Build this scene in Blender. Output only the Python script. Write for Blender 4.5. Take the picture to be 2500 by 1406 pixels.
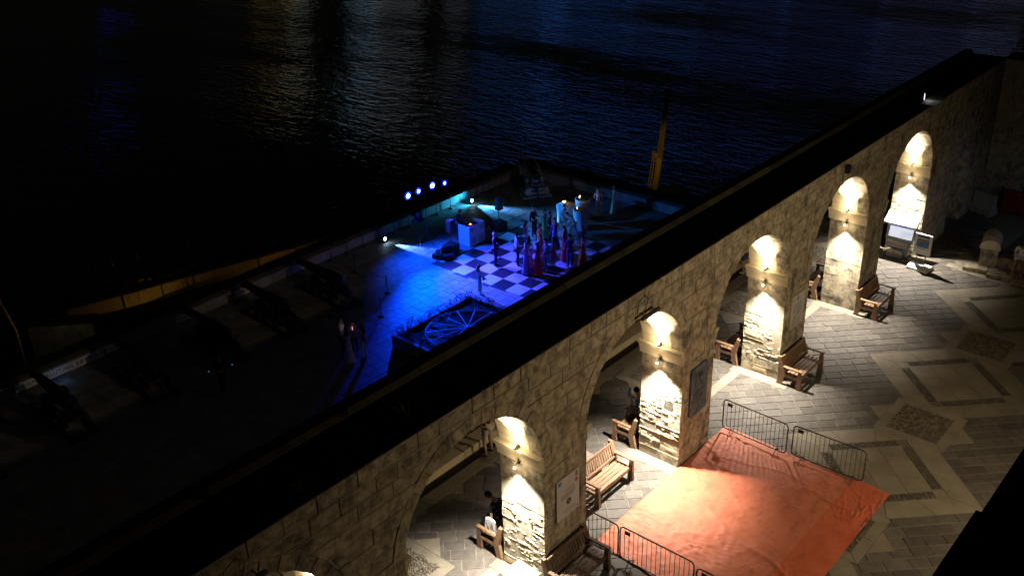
import bpy, math, random
from mathutils import Vector, Matrix
from math import sin, cos, pi, radians, sqrt, hypot, atan2
random.seed(7)
R_ = random.Random(11)
for o in list(bpy.data.objects): bpy.data.objects.remove(o)
scene = bpy.context.scene
COL = scene.collection

# ------------------------------------------------------------------ camera
CAM = Vector((-13.277, -11.038, 16.244))
yaw, pitch, roll = radians(41.5516), radians(26.5837), radians(-1.8545)
Fv = Vector((cos(pitch)*cos(yaw), cos(pitch)*sin(yaw), -sin(pitch)))
R0 = Vector((sin(yaw), -cos(yaw), 0)); U0 = R0.cross(Fv)
Rv = cos(roll)*R0 + sin(roll)*U0; Uv = -sin(roll)*R0 + cos(roll)*U0
cd = bpy.data.cameras.new('camera'); cam = bpy.data.objects.new('camera', cd); COL.objects.link(cam)
cam.matrix_world = Matrix(((Rv.x, Uv.x, -Fv.x, CAM.x), (Rv.y, Uv.y, -Fv.y, CAM.y), (Rv.z, Uv.z, -Fv.z, CAM.z), (0, 0, 0, 1)))
FPX = 2422.07
cd.sensor_width = 36; cd.lens = FPX/2500*36; cd.clip_end = 5000; cd.clip_start = .2
scene.camera = cam
def px(P):
    d = Vector(P)-CAM; z = d.dot(Fv)
    return (1250+FPX*d.dot(Rv)/z, 703-FPX*d.dot(Uv)/z, z)

# ------------------------------------------------------------------ world, sun, exposure
w = bpy.data.worlds.new('World'); scene.world = w; w.use_nodes = True
nt = w.node_tree; nt.nodes.clear()
sky = nt.nodes.new('ShaderNodeTexSky'); sky.sky_type = 'NISHITA'; sky.sun_disc = False
sky.sun_elevation = radians(3); sky.sun_rotation = radians(120)
bg = nt.nodes.new('ShaderNodeBackground'); bg.inputs[1].default_value = .0024
wo = nt.nodes.new('ShaderNodeOutputWorld'); nt.links.new(sky.outputs[0], bg.inputs[0]); nt.links.new(bg.outputs[0], wo.inputs[0])
sd = bpy.data.lights.new('moon', 'SUN'); sd.energy = .004; sd.angle = radians(.5); sd.color = (1, .9, .8)
sun = bpy.data.objects.new('moon', sd); COL.objects.link(sun); sun.rotation_euler = (radians(60), 0, radians(60))
scene.view_settings.view_transform = 'Standard'; scene.view_settings.look = 'None'
scene.view_settings.exposure = 0; scene.view_settings.gamma = 1
try: scene.view_settings.use_curve_mapping = False
except Exception: pass
scene.render.engine = 'CYCLES'
scene.cycles.use_denoising = True
scene.cycles.max_bounces = 6; scene.cycles.diffuse_bounces = 3; scene.cycles.glossy_bounces = 3
scene.cycles.sample_clamp_indirect = 4
scene.cycles.use_light_tree = True

# ------------------------------------------------------------------ lamps
WARM = (1, .78, .49)
def lamp(name, kind, loc, e, col, target=None, size=None, blend=.5, rad=.05, sx=None, sy=None):
    l = bpy.data.lights.new(name, kind); l.energy = e; l.color = col
    if kind == 'SPOT':
        l.spot_size = radians(size); l.spot_blend = blend
    if kind == 'AREA':
        l.shape = 'RECTANGLE'; l.size = sx; l.size_y = sy
    else: l.shadow_soft_size = rad
    o = bpy.data.objects.new(name, l); COL.objects.link(o); o.location = loc
    if target is not None:
        o.rotation_euler = (Vector(target)-Vector(loc)).to_track_quat('-Z', 'Y').to_euler()
    return o
# street lamps in the garden, off to the right of the picture
GARDEN = [((7.0, -13.0, 6.25), 2300), ((-2.5, -14.0, 6.25), 1900)]
for p, e in GARDEN: lamp('garden_lamp_light', 'SPOT', p, e, WARM, (p[0], 0, 2.2), 132 if p[0] > 0 else 150, 1, .12)
# up and down lights on the pier reveals
PIERX = [-5.6, 0, 5.6, 11.2, 16.8, 22.4]
LAMPCOL = (1, .86, .62)
for x in PIERX:
    kx = {-5.6: 1, 0: 1.05, 5.6: 1.2, 11.2: .95, 16.8: .85, 22.4: 1.1}[x]; ay = {0: .05, 5.6: -.04, 11.2: .03, 16.8: -.06}.get(x, 0)
    lamp('pier_uplight', 'SPOT', (x-.20, .66, 3.66), 1900*kx, LAMPCOL, (x-.10, .66+ay*3, 6), 78, .9, .03)
    lamp('pier_uplight_glow', 'POINT', (x-.22, .66, 3.70), 16, (1, .82, .55), rad=.03)
    lamp('pier_downlight', 'SPOT', (x-.30, .66, 3.08), 2300*kx, (1, .93, .83), (x-1.05, .45, 0), 106, 1, .04)
    lamp('pier_downlight_core', 'SPOT', (x-.19, .66, 3.08), 1500*kx, (1, .90, .72), (x+.16, .66+ay*2, 0), 62, .9, .03)
    lamp('pier_downlight_glow', 'POINT', (x-.26, .66, 3.06), 8, (1, .82, .55), rad=.03)
# stage lamps
BL = [((18.91, 24.36, -2.11), (19.0, 22.0, -5.3), (.0, .06, 1), 5500, 116), ((18.91, 24.36, -2.11), (16.5, 18.9, -5.3), (.0, .052, 1), 26000, 62), ((18.91, 24.36, -2.11), (13.2, 17.2, -5.3), (.0, .03, 1), 9000, 46), ((19.65, 24.36, -2.09), (18.8, 17.7, -5.3), (.07, .06, 1), 14000, 60),
      ((20.67, 24.36, -2.09), (21.6, 17.2, -5.3), (.045, .05, 1), 10500, 60), ((21.58, 24.36, -2.23), (27.0, 18.8, -5.3), (.005, .17, .85), 2800, 64)]
for p, t, c, e, s in BL: lamp('stage_beam', 'SPOT', p, e, c, t, s, 1, .09)
lamp('floor_beam', 'SPOT', (18.95, 26.45, -5.07), 5200, (.12, .30, 1), (19.35, 24.3, -5.30), 26, .7, .07)
lamp('floor_beam', 'SPOT', (25.85, 26.45, -5.07), 2000, (.05, .40, 1), (26.2, 20, -5.28), 56, .7, .07)
lamp('floor_beam', 'SPOT', (25.85, 26.45, -5.07), 4200, (.12, .34, 1), (26.3, 24.4, -5.30), 26, .7, .07)
lamp('floor_beam_spill', 'SPOT', (25.85, 26.50, -4.98), 420, (.03, .42, .8), (25.2, 27.2, -5.0), 150, .9, .07)
# street light on the ledge far below
for x, y in ((14, 42.6), (22, 40.6), (28.5, 38.8)): lamp('street_light', 'POINT', (x, y, -13.2), 170, (1, .58, .12), rad=.2)
lamp('quay_light', 'SPOT', (108, 66, -34), 430, (1, .72, .22), (116.8, 72, -37), 66, .6, .3)

# ------------------------------------------------------------------ helpers
def link(o, parent=None):
    COL.objects.link(o)
    if parent is not None: o.parent = parent
    return o
def tag(o, label=None, cat=None, group=None, kind=None):
    if label: o['label'] = label
    if cat: o['category'] = cat
    if group: o['group'] = group
    if kind: o['kind'] = kind
    return o
def empty(name, loc=(0, 0, 0), rz=0, label=None, cat=None, group=None):
    o = bpy.data.objects.new(name, None); o.empty_display_size = .2; link(o); o.location = loc; o.rotation_euler = (0, 0, rz)
    return tag(o, label, cat, group)
class MB:
    def __init__(s): s.v = []; s.f = []; s.mi = []; s.cur = 0
    def add(s, vs, fs):
        b = len(s.v); s.v += [tuple(v) for v in vs]; s.f += [tuple(i+b for i in f) for f in fs]; s.mi += [s.cur]*len(fs); return s
    def box(s, c, d, rz=0, bev=0):
        x, y, z = [k/2 for k in d]; ca, sa = cos(rz), sin(rz)
        def T(a, b_, e): return (c[0]+a*ca-b_*sa, c[1]+a*sa+b_*ca, c[2]+e)
        if not bev:
            vs = [T(i*x, j*y, k*z) for i in (-1, 1) for j in (-1, 1) for k in (-1, 1)]
            return s.add(vs, [(0, 1, 3, 2), (4, 6, 7, 5), (0, 4, 5, 1), (2, 3, 7, 6), (0, 2, 6, 4), (1, 5, 7, 3)])
        b_ = min(bev, x*.9, y*.9, z*.9); vs = []
        ring = [(-1, -1), (1, -1), (1, 1), (-1, 1)]
        for (zz, ins) in ((-z, b_), (-z+b_, 0), (z-b_, 0), (z, b_)):
            for (i, j) in ring: vs.append(T(i*(x-ins), j*(y-ins), zz))
        fs = [(3, 2, 1, 0), (12, 13, 14, 15)]
        for k in range(3):
            for i in range(4): a = k*4+i; e = k*4+(i+1) % 4; fs.append((a, e, e+4, a+4))
        return s.add(vs, fs)
    def tube(s, path, r, n=6, closed=False):
        P = [Vector(p) for p in path]; m = len(P); rr = r if isinstance(r, (list, tuple)) else [r]*m
        vs = []; up = None
        for i, p in enumerate(P):
            if closed: t = (P[(i+1) % m]-P[i-1])
            else: t = (P[min(i+1, m-1)]-P[max(i-1, 0)])
            t.normalize()
            if up is None: up = Vector((0, 0, 1)) if abs(t.z) < .9 else Vector((1, 0, 0))
            a = t.cross(up)
            if a.length < 1e-4: a = t.cross(Vector((0, 1, 0)))
            a.normalize(); b_ = a.cross(t).normalized(); up = b_
            for k in range(n):
                q = 2*pi*k/n; vs.append(p+(a*cos(q)+b_*sin(q))*rr[i])
        fs = []
        for i in range(m if closed else m-1):
            for k in range(n):
                j = (i+1) % m; fs.append((i*n+k, i*n+(k+1) % n, j*n+(k+1) % n, j*n+k))
        if not closed: fs += [tuple(range(n))[::-1], tuple((m-1)*n+k for k in range(n))]
        return s.add(vs, fs)
    def lathe(s, prof, c=(0, 0, 0), n=16, axis='z', squash=(1, 1)):
        vs = []; m = len(prof)
        for (r, z) in prof:
            for k in range(n):
                q = 2*pi*k/n; x, y = r*cos(q)*squash[0], r*sin(q)*squash[1]
                vs.append({'z': (c[0]+x, c[1]+y, c[2]+z), 'y': (c[0]+x, c[1]+z, c[2]+y), 'x': (c[0]+z, c[1]+x, c[2]+y)}[axis])
        fs = []
        for i in range(m-1):
            for k in range(n): fs.append((i*n+k, i*n+(k+1) % n, (i+1)*n+(k+1) % n, (i+1)*n+k))
        fs += [tuple(range(n))[::-1], tuple((m-1)*n+k for k in range(n))]
        return s.add(vs, fs)
    def prism(s, poly, f0, f1):
        """poly in 2D; f0,f1 map a 2D point to 3D for either cap"""
        n = len(poly); vs = [f0(p) for p in poly]+[f1(p) for p in poly]
        fs = [tuple(range(n)), tuple(range(2*n-1, n-1, -1))]
        for i in range(n): j = (i+1) % n; fs.append((j, i, n+i, n+j))
        return s.add(vs, fs)
    def mesh(s, name, mats, smooth=False):
        me = bpy.data.meshes.new(name); me.from_pydata(s.v, [], s.f)
        if not isinstance(mats, (list, tuple)): mats = [mats]
        for m in mats: me.materials.append(m)
        if len(mats) > 1: me.polygons.foreach_set('material_index', s.mi)
        if smooth: me.polygons.foreach_set('use_smooth', [True]*len(me.polygons))
        me.update(); return me
    def obj(s, name, mats, parent=None, smooth=False, loc=None):
        o = bpy.data.objects.new(name, s.mesh(name, mats, smooth)); link(o, parent)
        if loc is not None: o.location = loc
        return o
def copy_tree(o, parent=None):
    c = o.copy(); COL.objects.link(c)
    if parent is not None: c.parent = parent
    for ch in CH.get(o.name, []) or [x for x in o.children]:
        copy_tree(ch, c)
    return c
CH = {}
def noise3(x, y, z, _c={}):
    from mathutils import noise
    return noise.noise(Vector((x, y, z)))
from mathutils import noise as mnoise
def fbm(x, y, z, o=4): return mnoise.fractal(Vector((x, y, z)), .9, 2.1, o)

# ------------------------------------------------------------------ materials
def mat(name, c1, c2=None, rough=.8, scale=3., bump=.0, bscale=20., vary=.0, metal=0., detail=5, stretch=(1, 1, 1), spec=.3, emit=None, estr=0, lo=.35, hi=.65, extra=None, sheen=0):
    m = bpy.data.materials.new(name); m.use_nodes = True; t = m.node_tree; N = t.nodes; L = t.links
    b = N['Principled BSDF']; b.inputs['Roughness'].default_value = rough; b.inputs['Metallic'].default_value = metal
    b.inputs['Specular IOR Level'].default_value = spec
    c1 = tuple(c1)+(1,); c2 = tuple(c2 or c1[:3])+(1,)
    geo = N.new('ShaderNodeNewGeometry'); mp = N.new('ShaderNodeMapping'); mp.inputs['Scale'].default_value = stretch
    L.new(geo.outputs['Position'], mp.inputs['Vector'])
    nz = N.new('ShaderNodeTexNoise'); nz.inputs['Scale'].default_value = scale; nz.inputs['Detail'].default_value = detail; nz.inputs['Roughness'].default_value = .6
    L.new(mp.outputs[0], nz.inputs['Vector'])
    rp = N.new('ShaderNodeValToRGB'); rp.color_ramp.elements[0].position = lo; rp.color_ramp.elements[1].position = hi
    rp.color_ramp.elements[0].color = c1; rp.color_ramp.elements[1].color = c2
    L.new(nz.outputs['Fac'], rp.inputs[0]); out = rp.outputs[0]
    if extra:   # (colour, scale, stretch, lo, hi): shaped stains mixed on top
        for (ec, es, est, elo, ehi) in extra:
            m2 = N.new('ShaderNodeMapping'); m2.inputs['Scale'].default_value = est; L.new(geo.outputs['Position'], m2.inputs[0])
            n2 = N.new('ShaderNodeTexNoise'); n2.inputs['Scale'].default_value = es; n2.inputs['Detail'].default_value = 6; n2.inputs['Roughness'].default_value = .65; L.new(m2.outputs[0], n2.inputs[0])
            r2 = N.new('ShaderNodeValToRGB'); r2.color_ramp.elements[0].position = elo; r2.color_ramp.elements[1].position = ehi; L.new(n2.outputs['Fac'], r2.inputs[0])
            mx = N.new('ShaderNodeMixRGB'); mx.inputs[2].default_value = tuple(ec)+(1,); L.new(r2.outputs[0], mx.inputs[0]); L.new(out, mx.inputs[1]); out = mx.outputs[0]
    if vary:
        oi = N.new('ShaderNodeObjectInfo'); ad = N.new('ShaderNodeMath'); ad.operation = 'ADD'; L.new(oi.outputs['Random'], ad.inputs[0]); L.new(geo.outputs['Random Per Island'], ad.inputs[1])
        wn = N.new('ShaderNodeTexWhiteNoise'); wn.noise_dimensions = '1D'; L.new(ad.outputs[0], wn.inputs['W'])
        mr = N.new('ShaderNodeMapRange'); mr.inputs['To Min'].default_value = 1-vary; mr.inputs['To Max'].default_value = 1+vary; L.new(wn.outputs['Value'], mr.inputs['Value'])
        hs = N.new('ShaderNodeHueSaturation'); L.new(out, hs.inputs['Color']); L.new(mr.outputs[0], hs.inputs['Value']); out = hs.outputs[0]
        mr2 = N.new('ShaderNodeMapRange'); mr2.inputs['To Min'].default_value = .5-vary*.04; mr2.inputs['To Max'].default_value = .5+vary*.04; L.new(wn.outputs['Color'], mr2.inputs['Value']); L.new(mr2.outputs[0], hs.inputs['Hue'])
    L.new(out, b.inputs['Base Color'])
    if bump:
        bn = N.new('ShaderNodeTexNoise'); bn.inputs['Scale'].default_value = bscale; bn.inputs['Detail'].default_value = 6; bn.inputs['Roughness'].default_value = .65; L.new(mp.outputs[0], bn.inputs['Vector'])
        bu = N.new('ShaderNodeBump'); bu.inputs['Strength'].default_value = 1; bu.inputs['Distance'].default_value = bump; L.new(bn.outputs['Fac'], bu.inputs['Height']); L.new(bu.outputs[0], b.inputs['Normal'])
    if emit: b.inputs['Emission Color'].default_value = tuple(emit)+(1,); b.inputs['Emission Strength'].default_value = estr
    if sheen: b.inputs['Sheen Weight'].default_value = sheen
    return m
M = {}
M['stone'] = mat('limestone', (.44, .375, .255), (.54, .465, .33), .92, 1.3, .022, 26, vary=.07, spec=.15,
    extra=[((.21, .175, .12), 5.5, (1, 1, .8), .44, .62), ((.12, .108, .09), 1.7, (1, 1, .8), .50, .64), ((.33, .26, .15), .8, (1, 1, .7), .58, .75), ((.09, .085, .08), 1.0, (1.3, 1.3, .16), .60, .76), ((.58, .51, .38), 11, (1, 1, 1), .60, .8)])
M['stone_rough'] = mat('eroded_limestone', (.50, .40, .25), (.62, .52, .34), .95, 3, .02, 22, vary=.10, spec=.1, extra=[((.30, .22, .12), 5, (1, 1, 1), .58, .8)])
M['stone_clean'] = mat('dressed_limestone', (.58, .48, .31), (.66, .56, .38), .88, 2, .004, 40, vary=.06, spec=.15)
M['crust'] = mat('weathered_coping', (.022, .02, .016), (.05, .045, .03), .97, 2.2, .01, 18, vary=.2, spec=.05)  # stone darkened in colour to stand for unlit wall and parapet tops
M['crust_rim'] = mat('lichen_coping', (.034, .032, .019), (.058, .052, .031), .97, 1.6, .01, 18, vary=.25, spec=.05)  # rim colour darkened so it stays dim under the garden lamps
M['mortar'] = mat('lime_mortar', (.26, .22, .15), (.42, .36, .26), .95, 4, .004, 30)
M['joint'] = mat('paving_joint', (.20, .175, .135), (.30, .26, .20), .95, 6, .003, 30)
M['paver'] = mat('dark_paver', (.098, .085, .070), (.140, .122, .102), .72, 5, .004, 24, vary=.22, spec=.35, extra=[((.17, .14, .10), 9, (1, 1, 1), .62, .85)])
M['pale'] = mat('pale_paving', (.215, .185, .135), (.285, .245, .18), .85, 1.6, .003, 22, vary=.08, extra=[((.17, .14, .09), 3.3, (1, 1, 1), .60, .80)])
M['sett'] = mat('grey_sett', (.09, .078, .062), (.15, .13, .10), .8, 7, .004, 30, vary=.3)
M['cobble'] = mat('river_cobble', (.10, .085, .06), (.26, .22, .16), .75, 8, .003, 30, vary=.45)
M['earth'] = mat('dark_bedding', (.05, .042, .03), (.08, .068, .05), .95, 9, .004, 30)
M['battery'] = mat('battery_slab', (.22, .20, .18), (.34, .31, .28), .62, 2.4, .006, 16, vary=.16, spec=.4, extra=[((.12, .11, .10), 1.2, (1, 1, 1), .55, .75)])
M['chess_white'] = mat('white_marble', (.62, .62, .62), (.72, .72, .72), .4, 3, .001, 30, vary=.05)
M['chess_black'] = mat('black_marble', (.025, .025, .03), (.05, .05, .055), .35, 3, .001, 30, vary=.1, spec=.5)
M['joint_dark'] = mat('dark_joint', (.06, .055, .05), None, .95)
M['wood'] = mat('bench_teak', (.17, .095, .05), (.26, .155, .085), .55, 6, .002, 30, vary=.16, stretch=(.3, 3, 3), spec=.35)
M['wood_dark'] = mat('aged_teak', (.10, .06, .037), (.15, .092, .055), .55, 6, .002, 30, vary=.16, stretch=(.3, 3, 3), spec=.35)  # darker copy of the teak, shade put into the bench colour
M['steel'] = mat('galvanised_steel', (.10, .10, .095), (.17, .165, .15), .45, 12, .0005, 40, metal=.6)
M['iron'] = mat('black_iron', (.015, .015, .017), (.03, .03, .032), .5, 8, .001, 40, spec=.4)
M['black'] = mat('black_plastic', (.012, .012, .014), (.02, .02, .022), .55, 20, .0008, 80, spec=.3)
M['carriage'] = mat('painted_carriage', (.02, .022, .024), (.035, .036, .04), .6, 8, .001, 40)
M['grey_paint'] = mat('grey_paint', (.28, .29, .30), (.36, .37, .38), .6, 6, .001, 40)
M['white'] = mat('white_enamel', (.70, .70, .69), (.78, .78, .76), .4, 5, .0005, 40)
M['board'] = mat('notice_board', (.50, .48, .46), (.58, .56, .53), .6, 2, .0005, 40)
M['slate'] = mat('slate_plaque', (.06, .085, .115), (.14, .18, .22), .6, 9, .004, 26, lo=.4, hi=.6)
M['slate_d'] = mat('carved_slate', (.06, .063, .065), (.17, .17, .17), .6, 16, .006, 40)
M['ink'] = mat('dark_ink', (.05, .045, .05), None, .7)
M['ink_soft'] = mat('faded_ink', (.20, .18, .18), None, .7)
M['ink_red'] = mat('red_ink', (.45, .10, .05), None, .7)
M['ink_blue'] = mat('blue_ink', (.05, .13, .35), (.10, .30, .55), .6, 8)
M['cream'] = mat('cream_panel', (.27, .225, .115), (.31, .26, .14), .6, 2, .0005, 40)
M['red_cloth'] = mat('red_barrier', (.20, .02, .025), (.28, .03, .035), .6, 3, .001, 30)
M['sign_black'] = mat('black_sign_paint', (.01, .01, .01), None, .6)
M['yellow_wall'] = mat('rendered_wall', (.40, .30, .14), (.50, .38, .19), .9, 1.3, .01, 8, extra=[((.15, .11, .06), 2, (1, 1, .4), .58, .76)])
M['green_wall'] = mat('mossy_wall', (.12, .13, .09), (.24, .25, .18), .95, 2.5, .02, 8)
M['ground_dark'] = mat('dark_scrub', (.03, .028, .02), (.05, .045, .03), .95, 1.5, .05, 3)
M['crane_y'] = mat('crane_yellow', (.55, .34, .04), (.62, .42, .07), .6, 3, .002, 20)
M['crane_d'] = mat('crane_dark', (.30, .20, .08), (.38, .26, .11), .7, 3, .002, 20)
M['leaf'] = mat('dark_leaf', (.035, .06, .02), (.09, .12, .045), .6, 14, 0, vary=.35)
M['bark'] = mat('bark', (.05, .035, .025), None, .9)
M['rope'] = mat('rope', (.12, .11, .10), None, .9)
M['glassroof'] = mat('dark_roof_glass', (.015, .018, .02), (.03, .035, .04), .18, 6, 0, spec=.6)
M['tcloth'] = mat('table_cloth', (.66, .66, .66), (.74, .74, .74), .85, 5, .004, 10)
M['skin'] = mat('skin', (.50, .28, .19), (.56, .33, .23), .55, 8, 0)
M['skin_dark'] = mat('skin_tan', (.30, .16, .10), (.34, .19, .12), .55, 8, 0)
M['hair'] = mat('dark_hair', (.012, .009, .008), (.03, .02, .016), .5, 30, 0)
M['hair_fair'] = mat('fair_hair', (.35, .24, .12), (.45, .33, .18), .55, 30, 0)
M['hair_grey'] = mat('grey_hair', (.35, .34, .33), (.5, .49, .48), .55, 30, 0)
def cloth(n, c, c2=None, sc=9): return mat('cloth_'+n, c, c2 or tuple(k*1.2 for k in c), .85, sc, .006, 12, sheen=.1)
CL = dict(white=cloth('white', (.68, .68, .67)), black=cloth('black', (.012, .012, .014)), navy=cloth('navy', (.02, .025, .05)), grey=cloth('grey', (.22, .24, .28)),
    red=cloth('red', (.70, .03, .03)), orange=cloth('orange', (.75, .16, .02)), amber=cloth('amber', (.80, .28, .04)), purple=cloth('purple', (.16, .05, .26)), green=cloth('green', (.35, .50, .10)),
    floral=cloth('floral', (.06, .08, .45), (.75, .35, .45), 26), blue=cloth('blue', (.06, .09, .22)), pink=cloth('pink', (.62, .40, .48)), coral=cloth('coral', (.45, .15, .13), (.62, .28, .24), 18), beige=cloth('beige', (.42, .37, .28)),
    sky=cloth('sky', (.12, .42, .62)), denim=cloth('denim', (.05, .08, .14)), print=cloth('print', (.03, .03, .03), (.75, .70, .68), 38), sand=cloth('sand', (.5, .45, .38)), brown=cloth('brown', (.10, .05, .035)), rose=cloth('rose', (.66, .20, .34)))
def emis(name, c, s):
    return mat(name, (.8, .8, .8), None, .4, emit=c, estr=s)
M['bulb'] = emis('lamp_bulb', (1, .86, .62), 5)
M['led'] = emis('stage_led', (.35, .40, 1), 60)
M['led_ring'] = emis('blue_led_ring', (.0, .02, 1), 4)  # emissive blue standing for the bloom around the stage lenses
M['floor_led'] = emis('floor_led', (.45, .75, 1), 30)
M['candle'] = emis('candle_flame', (1, .62, .18), 14)
M['phone'] = emis('phone_screen', (1, .45, .55), .8)
M['cyanled'] = emis('cyan_led', (.2, .5, .9), .12)
M['mixer'] = emis('mixer_led', (1, .08, .03), 6)
M['mixer_g'] = emis('mixer_led_green', (.1, .9, .5), 2)
M['screen'] = emis('lit_screen', (.80, .86, 1), .75)
M['screen_blue'] = emis('lit_screen_sea', (.03, .12, .5), .9)
M['screen_dark'] = emis('lit_screen_bar', (.03, .03, .06), .6)
# carpet
def carpet_mat(name, c1, c2):
    m = mat(name, c1, c2, .62, 2.2, .007, 60, spec=.4, extra=[(tuple(k*.55 for k in c1), 1.6, (1, 2.2, 1), .56, .78)], sheen=.25)
    return m
M['carpet'] = carpet_mat('orange_carpet', (.60, .145, .065), (.70, .20, .095))
M['carpet2'] = carpet_mat('deep_orange_carpet', (.60, .105, .032), (.70, .145, .05))
# water
def water_mat():
    m = bpy.data.materials.new('harbour_water'); m.use_nodes = True; t = m.node_tree; N = t.nodes; L = t.links
    b = N['Principled BSDF']; b.inputs['Base Color'].default_value = (.002, .004, .008, 1); b.inputs['Roughness'].default_value = .06; b.inputs['IOR'].default_value = 1.33
    geo = N.new('ShaderNodeNewGeometry')
    def nz(sc, rot, st, det, rg=.55, dist=0.):
        mp = N.new('ShaderNodeMapping'); mp.inputs['Rotation'].default_value = (0, 0, rot); mp.inputs['Scale'].default_value = st; L.new(geo.outputs['Position'], mp.inputs[0])
        n = N.new('ShaderNodeTexNoise'); n.inputs['Scale'].default_value = sc; n.inputs['Detail'].default_value = det; n.inputs['Roughness'].default_value = rg; n.inputs['Distortion'].default_value = dist
        L.new(mp.outputs[0], n.inputs['Vector']); return n.outputs['Fac']
    A = nz(.72, -yaw+.15, (1.0, .35, 1), 4, .55, .3); B_ = nz(.055, -yaw-.5, (1, .45, 1), 2); C_ = nz(2.6, -yaw+.1, (1, .5, 1), 3)
    G = nz(.018, -yaw, (1, .35, 1), 2)
    def mul(a, k):
        x = N.new('ShaderNodeMath'); x.operation = 'MULTIPLY'; L.new(a, x.inputs[0])
        if isinstance(k, float): x.inputs[1].default_value = k
        else: L.new(k, x.inputs[1])
        return x.outputs[0]
    def add(a, c):
        x = N.new('ShaderNodeMath'); x.operation = 'ADD'; L.new(a, x.inputs[0]); L.new(c, x.inputs[1]); return x.outputs[0]
    mr = N.new('ShaderNodeMapRange'); mr.inputs['From Min'].default_value = .35; mr.inputs['From Max'].default_value = .65; mr.inputs['To Min'].default_value = .3; mr.inputs['To Max'].default_value = 1.35; L.new(G, mr.inputs[0])
    fine = mul(add(mul(A, 1.0), mul(C_, .05)), mr.outputs[0])
    h = add(fine, mul(B_, 1.6))
    bu = N.new('ShaderNodeBump'); bu.inputs['Strength'].default_value = 1; bu.inputs['Distance'].default_value = .37; L.new(h, bu.inputs['Height']); L.new(bu.outputs[0], b.inputs['Normal'])
    return m
M['water'] = water_mat()

# ------------------------------------------------------------------ water and far shore lights
WZ = -45.
wm = MB(); wm.add([(-900, -300, WZ), (2600, -300, WZ), (2600, 2600, WZ), (-900, 2600, WZ)], [(0, 1, 2, 3)])
tag(wm.obj('water', M['water']), kind='structure')
def azim(u, v=0):
    d = Fv+Rv*(u-1250)/FPX-Uv*(v-703)/FPX; return atan2(d.y, d.x)
# lit quays and facades across the harbour, beyond the top of the picture: (pixel column, distance, width, height, colour, watts)
SHORE = [(285, 700, 9, 12, (.03, .03, 1), 2000), (330, 720, 6, 9, (.02, .03, 1), 900), (690, 640, 30, 14, (1, .66, .22), 2600), (745, 660, 14, 14, (.75, .9, .75), 2400),
    (905, 620, 18, 14, (.45, .75, 1), 5600), (985, 640, 30, 16, (.80, .88, 1), 5000), (1130, 640, 14, 12, (.6, .7, .9), 1300), (1290, 680, 60, 24, (.08, .28, 1), 17550), (1450, 680, 60, 22, (.05, .24, 1), 18900),
    (1640, 700, 50, 22, (.06, .24, 1), 12825), (1830, 720, 60, 22, (.08, .22, 1), 10800), (2050, 740, 70, 24, (.08, .22, .95), 10125), (2280, 740, 60, 24, (.18, .30, .95), 9450), (2450, 720, 30, 22, (.3, .42, .95), 5500),
    (560, 700, 30, 12, (.6, .7, .7), 600)]
for u, D, wd, hg, c, e in SHORE:
    a = azim(u); p = Vector((CAM.x+D*cos(a), CAM.y+D*sin(a), WZ+hg*.5+3))
    lamp('far_shore_light', 'AREA', p, e*.072, c, (CAM.x, CAM.y, p.z-20), sx=wd, sy=hg*.8)

# ------------------------------------------------------------------ arcade geometry
HT, HS, HI, D = 6.10, 3.36, 3.55, 1.25
WX0, WX1 = -17.0, 29.5
OPEN = [(5.6*k+1.53, 5.6*(k+1), HS) for k in range(-3, 4)]      # arches between the piers
OPEN.append((25.2, 26.9, 2.35))                                  # the small doorway at the far end
def half(op, z, ring):
    x0, x1, s = op; R = (x1-x0)/2
    if z <= s: return R
    RR = R+ring; q = RR*RR-(z-s)**2
    return sqrt(q) if q > 0 else 0
arc = empty('arcade', (0, 0, 0), label='long limestone arcade wall with round arches and lit piers above the paved terrace', cat='arcade')
# core: one solid recessed a little behind the facing stones
def wall_core():
    mb = MB(); REC = .014
    y0, y1 = REC, D
    xs = []
    # front/back faces as strips in columns: between openings full height, above openings column by column
    def quad(x0, z0a, x1, z0b, zt=HT-.004):
        for y, flip in ((y0, 0), (y1, 1)):
            vs = [(x0, y, z0a), (x1, y, z0b), (x1, y, zt), (x0, y, zt)]
            mb.add(vs, [(0, 1, 2, 3)[::-1 if flip else 1]])
    x = WX0
    for (a, b, s) in OPEN:
        a2, b2 = a-REC, b+REC; c = (a+b)/2; R = (b-a)/2+REC
        quad(x, 0, a2, 0)
        n = 24; pts = [(c-R*cos(pi*k/n), s+R*sin(pi*k/n)) for k in range(n+1)]
        for k in range(n): quad(pts[k][0], pts[k][1], pts[k+1][0], pts[k+1][1])
        path = [(a2, 0)]+pts+[(b2, 0)]
        for k in range(len(path)-1):
            p, q = path[k], path[k+1]
            mb.add([(p[0], y0, p[1]), (p[0], y1, p[1]), (q[0], y1, q[1]), (q[0], y0, q[1])], [(0, 1, 2, 3)])
        x = b2
    quad(x, 0, WX1, 0)
    mb.add([(WX0, y0, HT-.004), (WX1, y0, HT-.004), (WX1, y1, HT-.004), (WX0, y1, HT-.004)], [(0, 1, 2, 3)])
    return mb.obj('wall_core', M['mortar'], arc)
wall_core()
MESH_N = [0]
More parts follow.
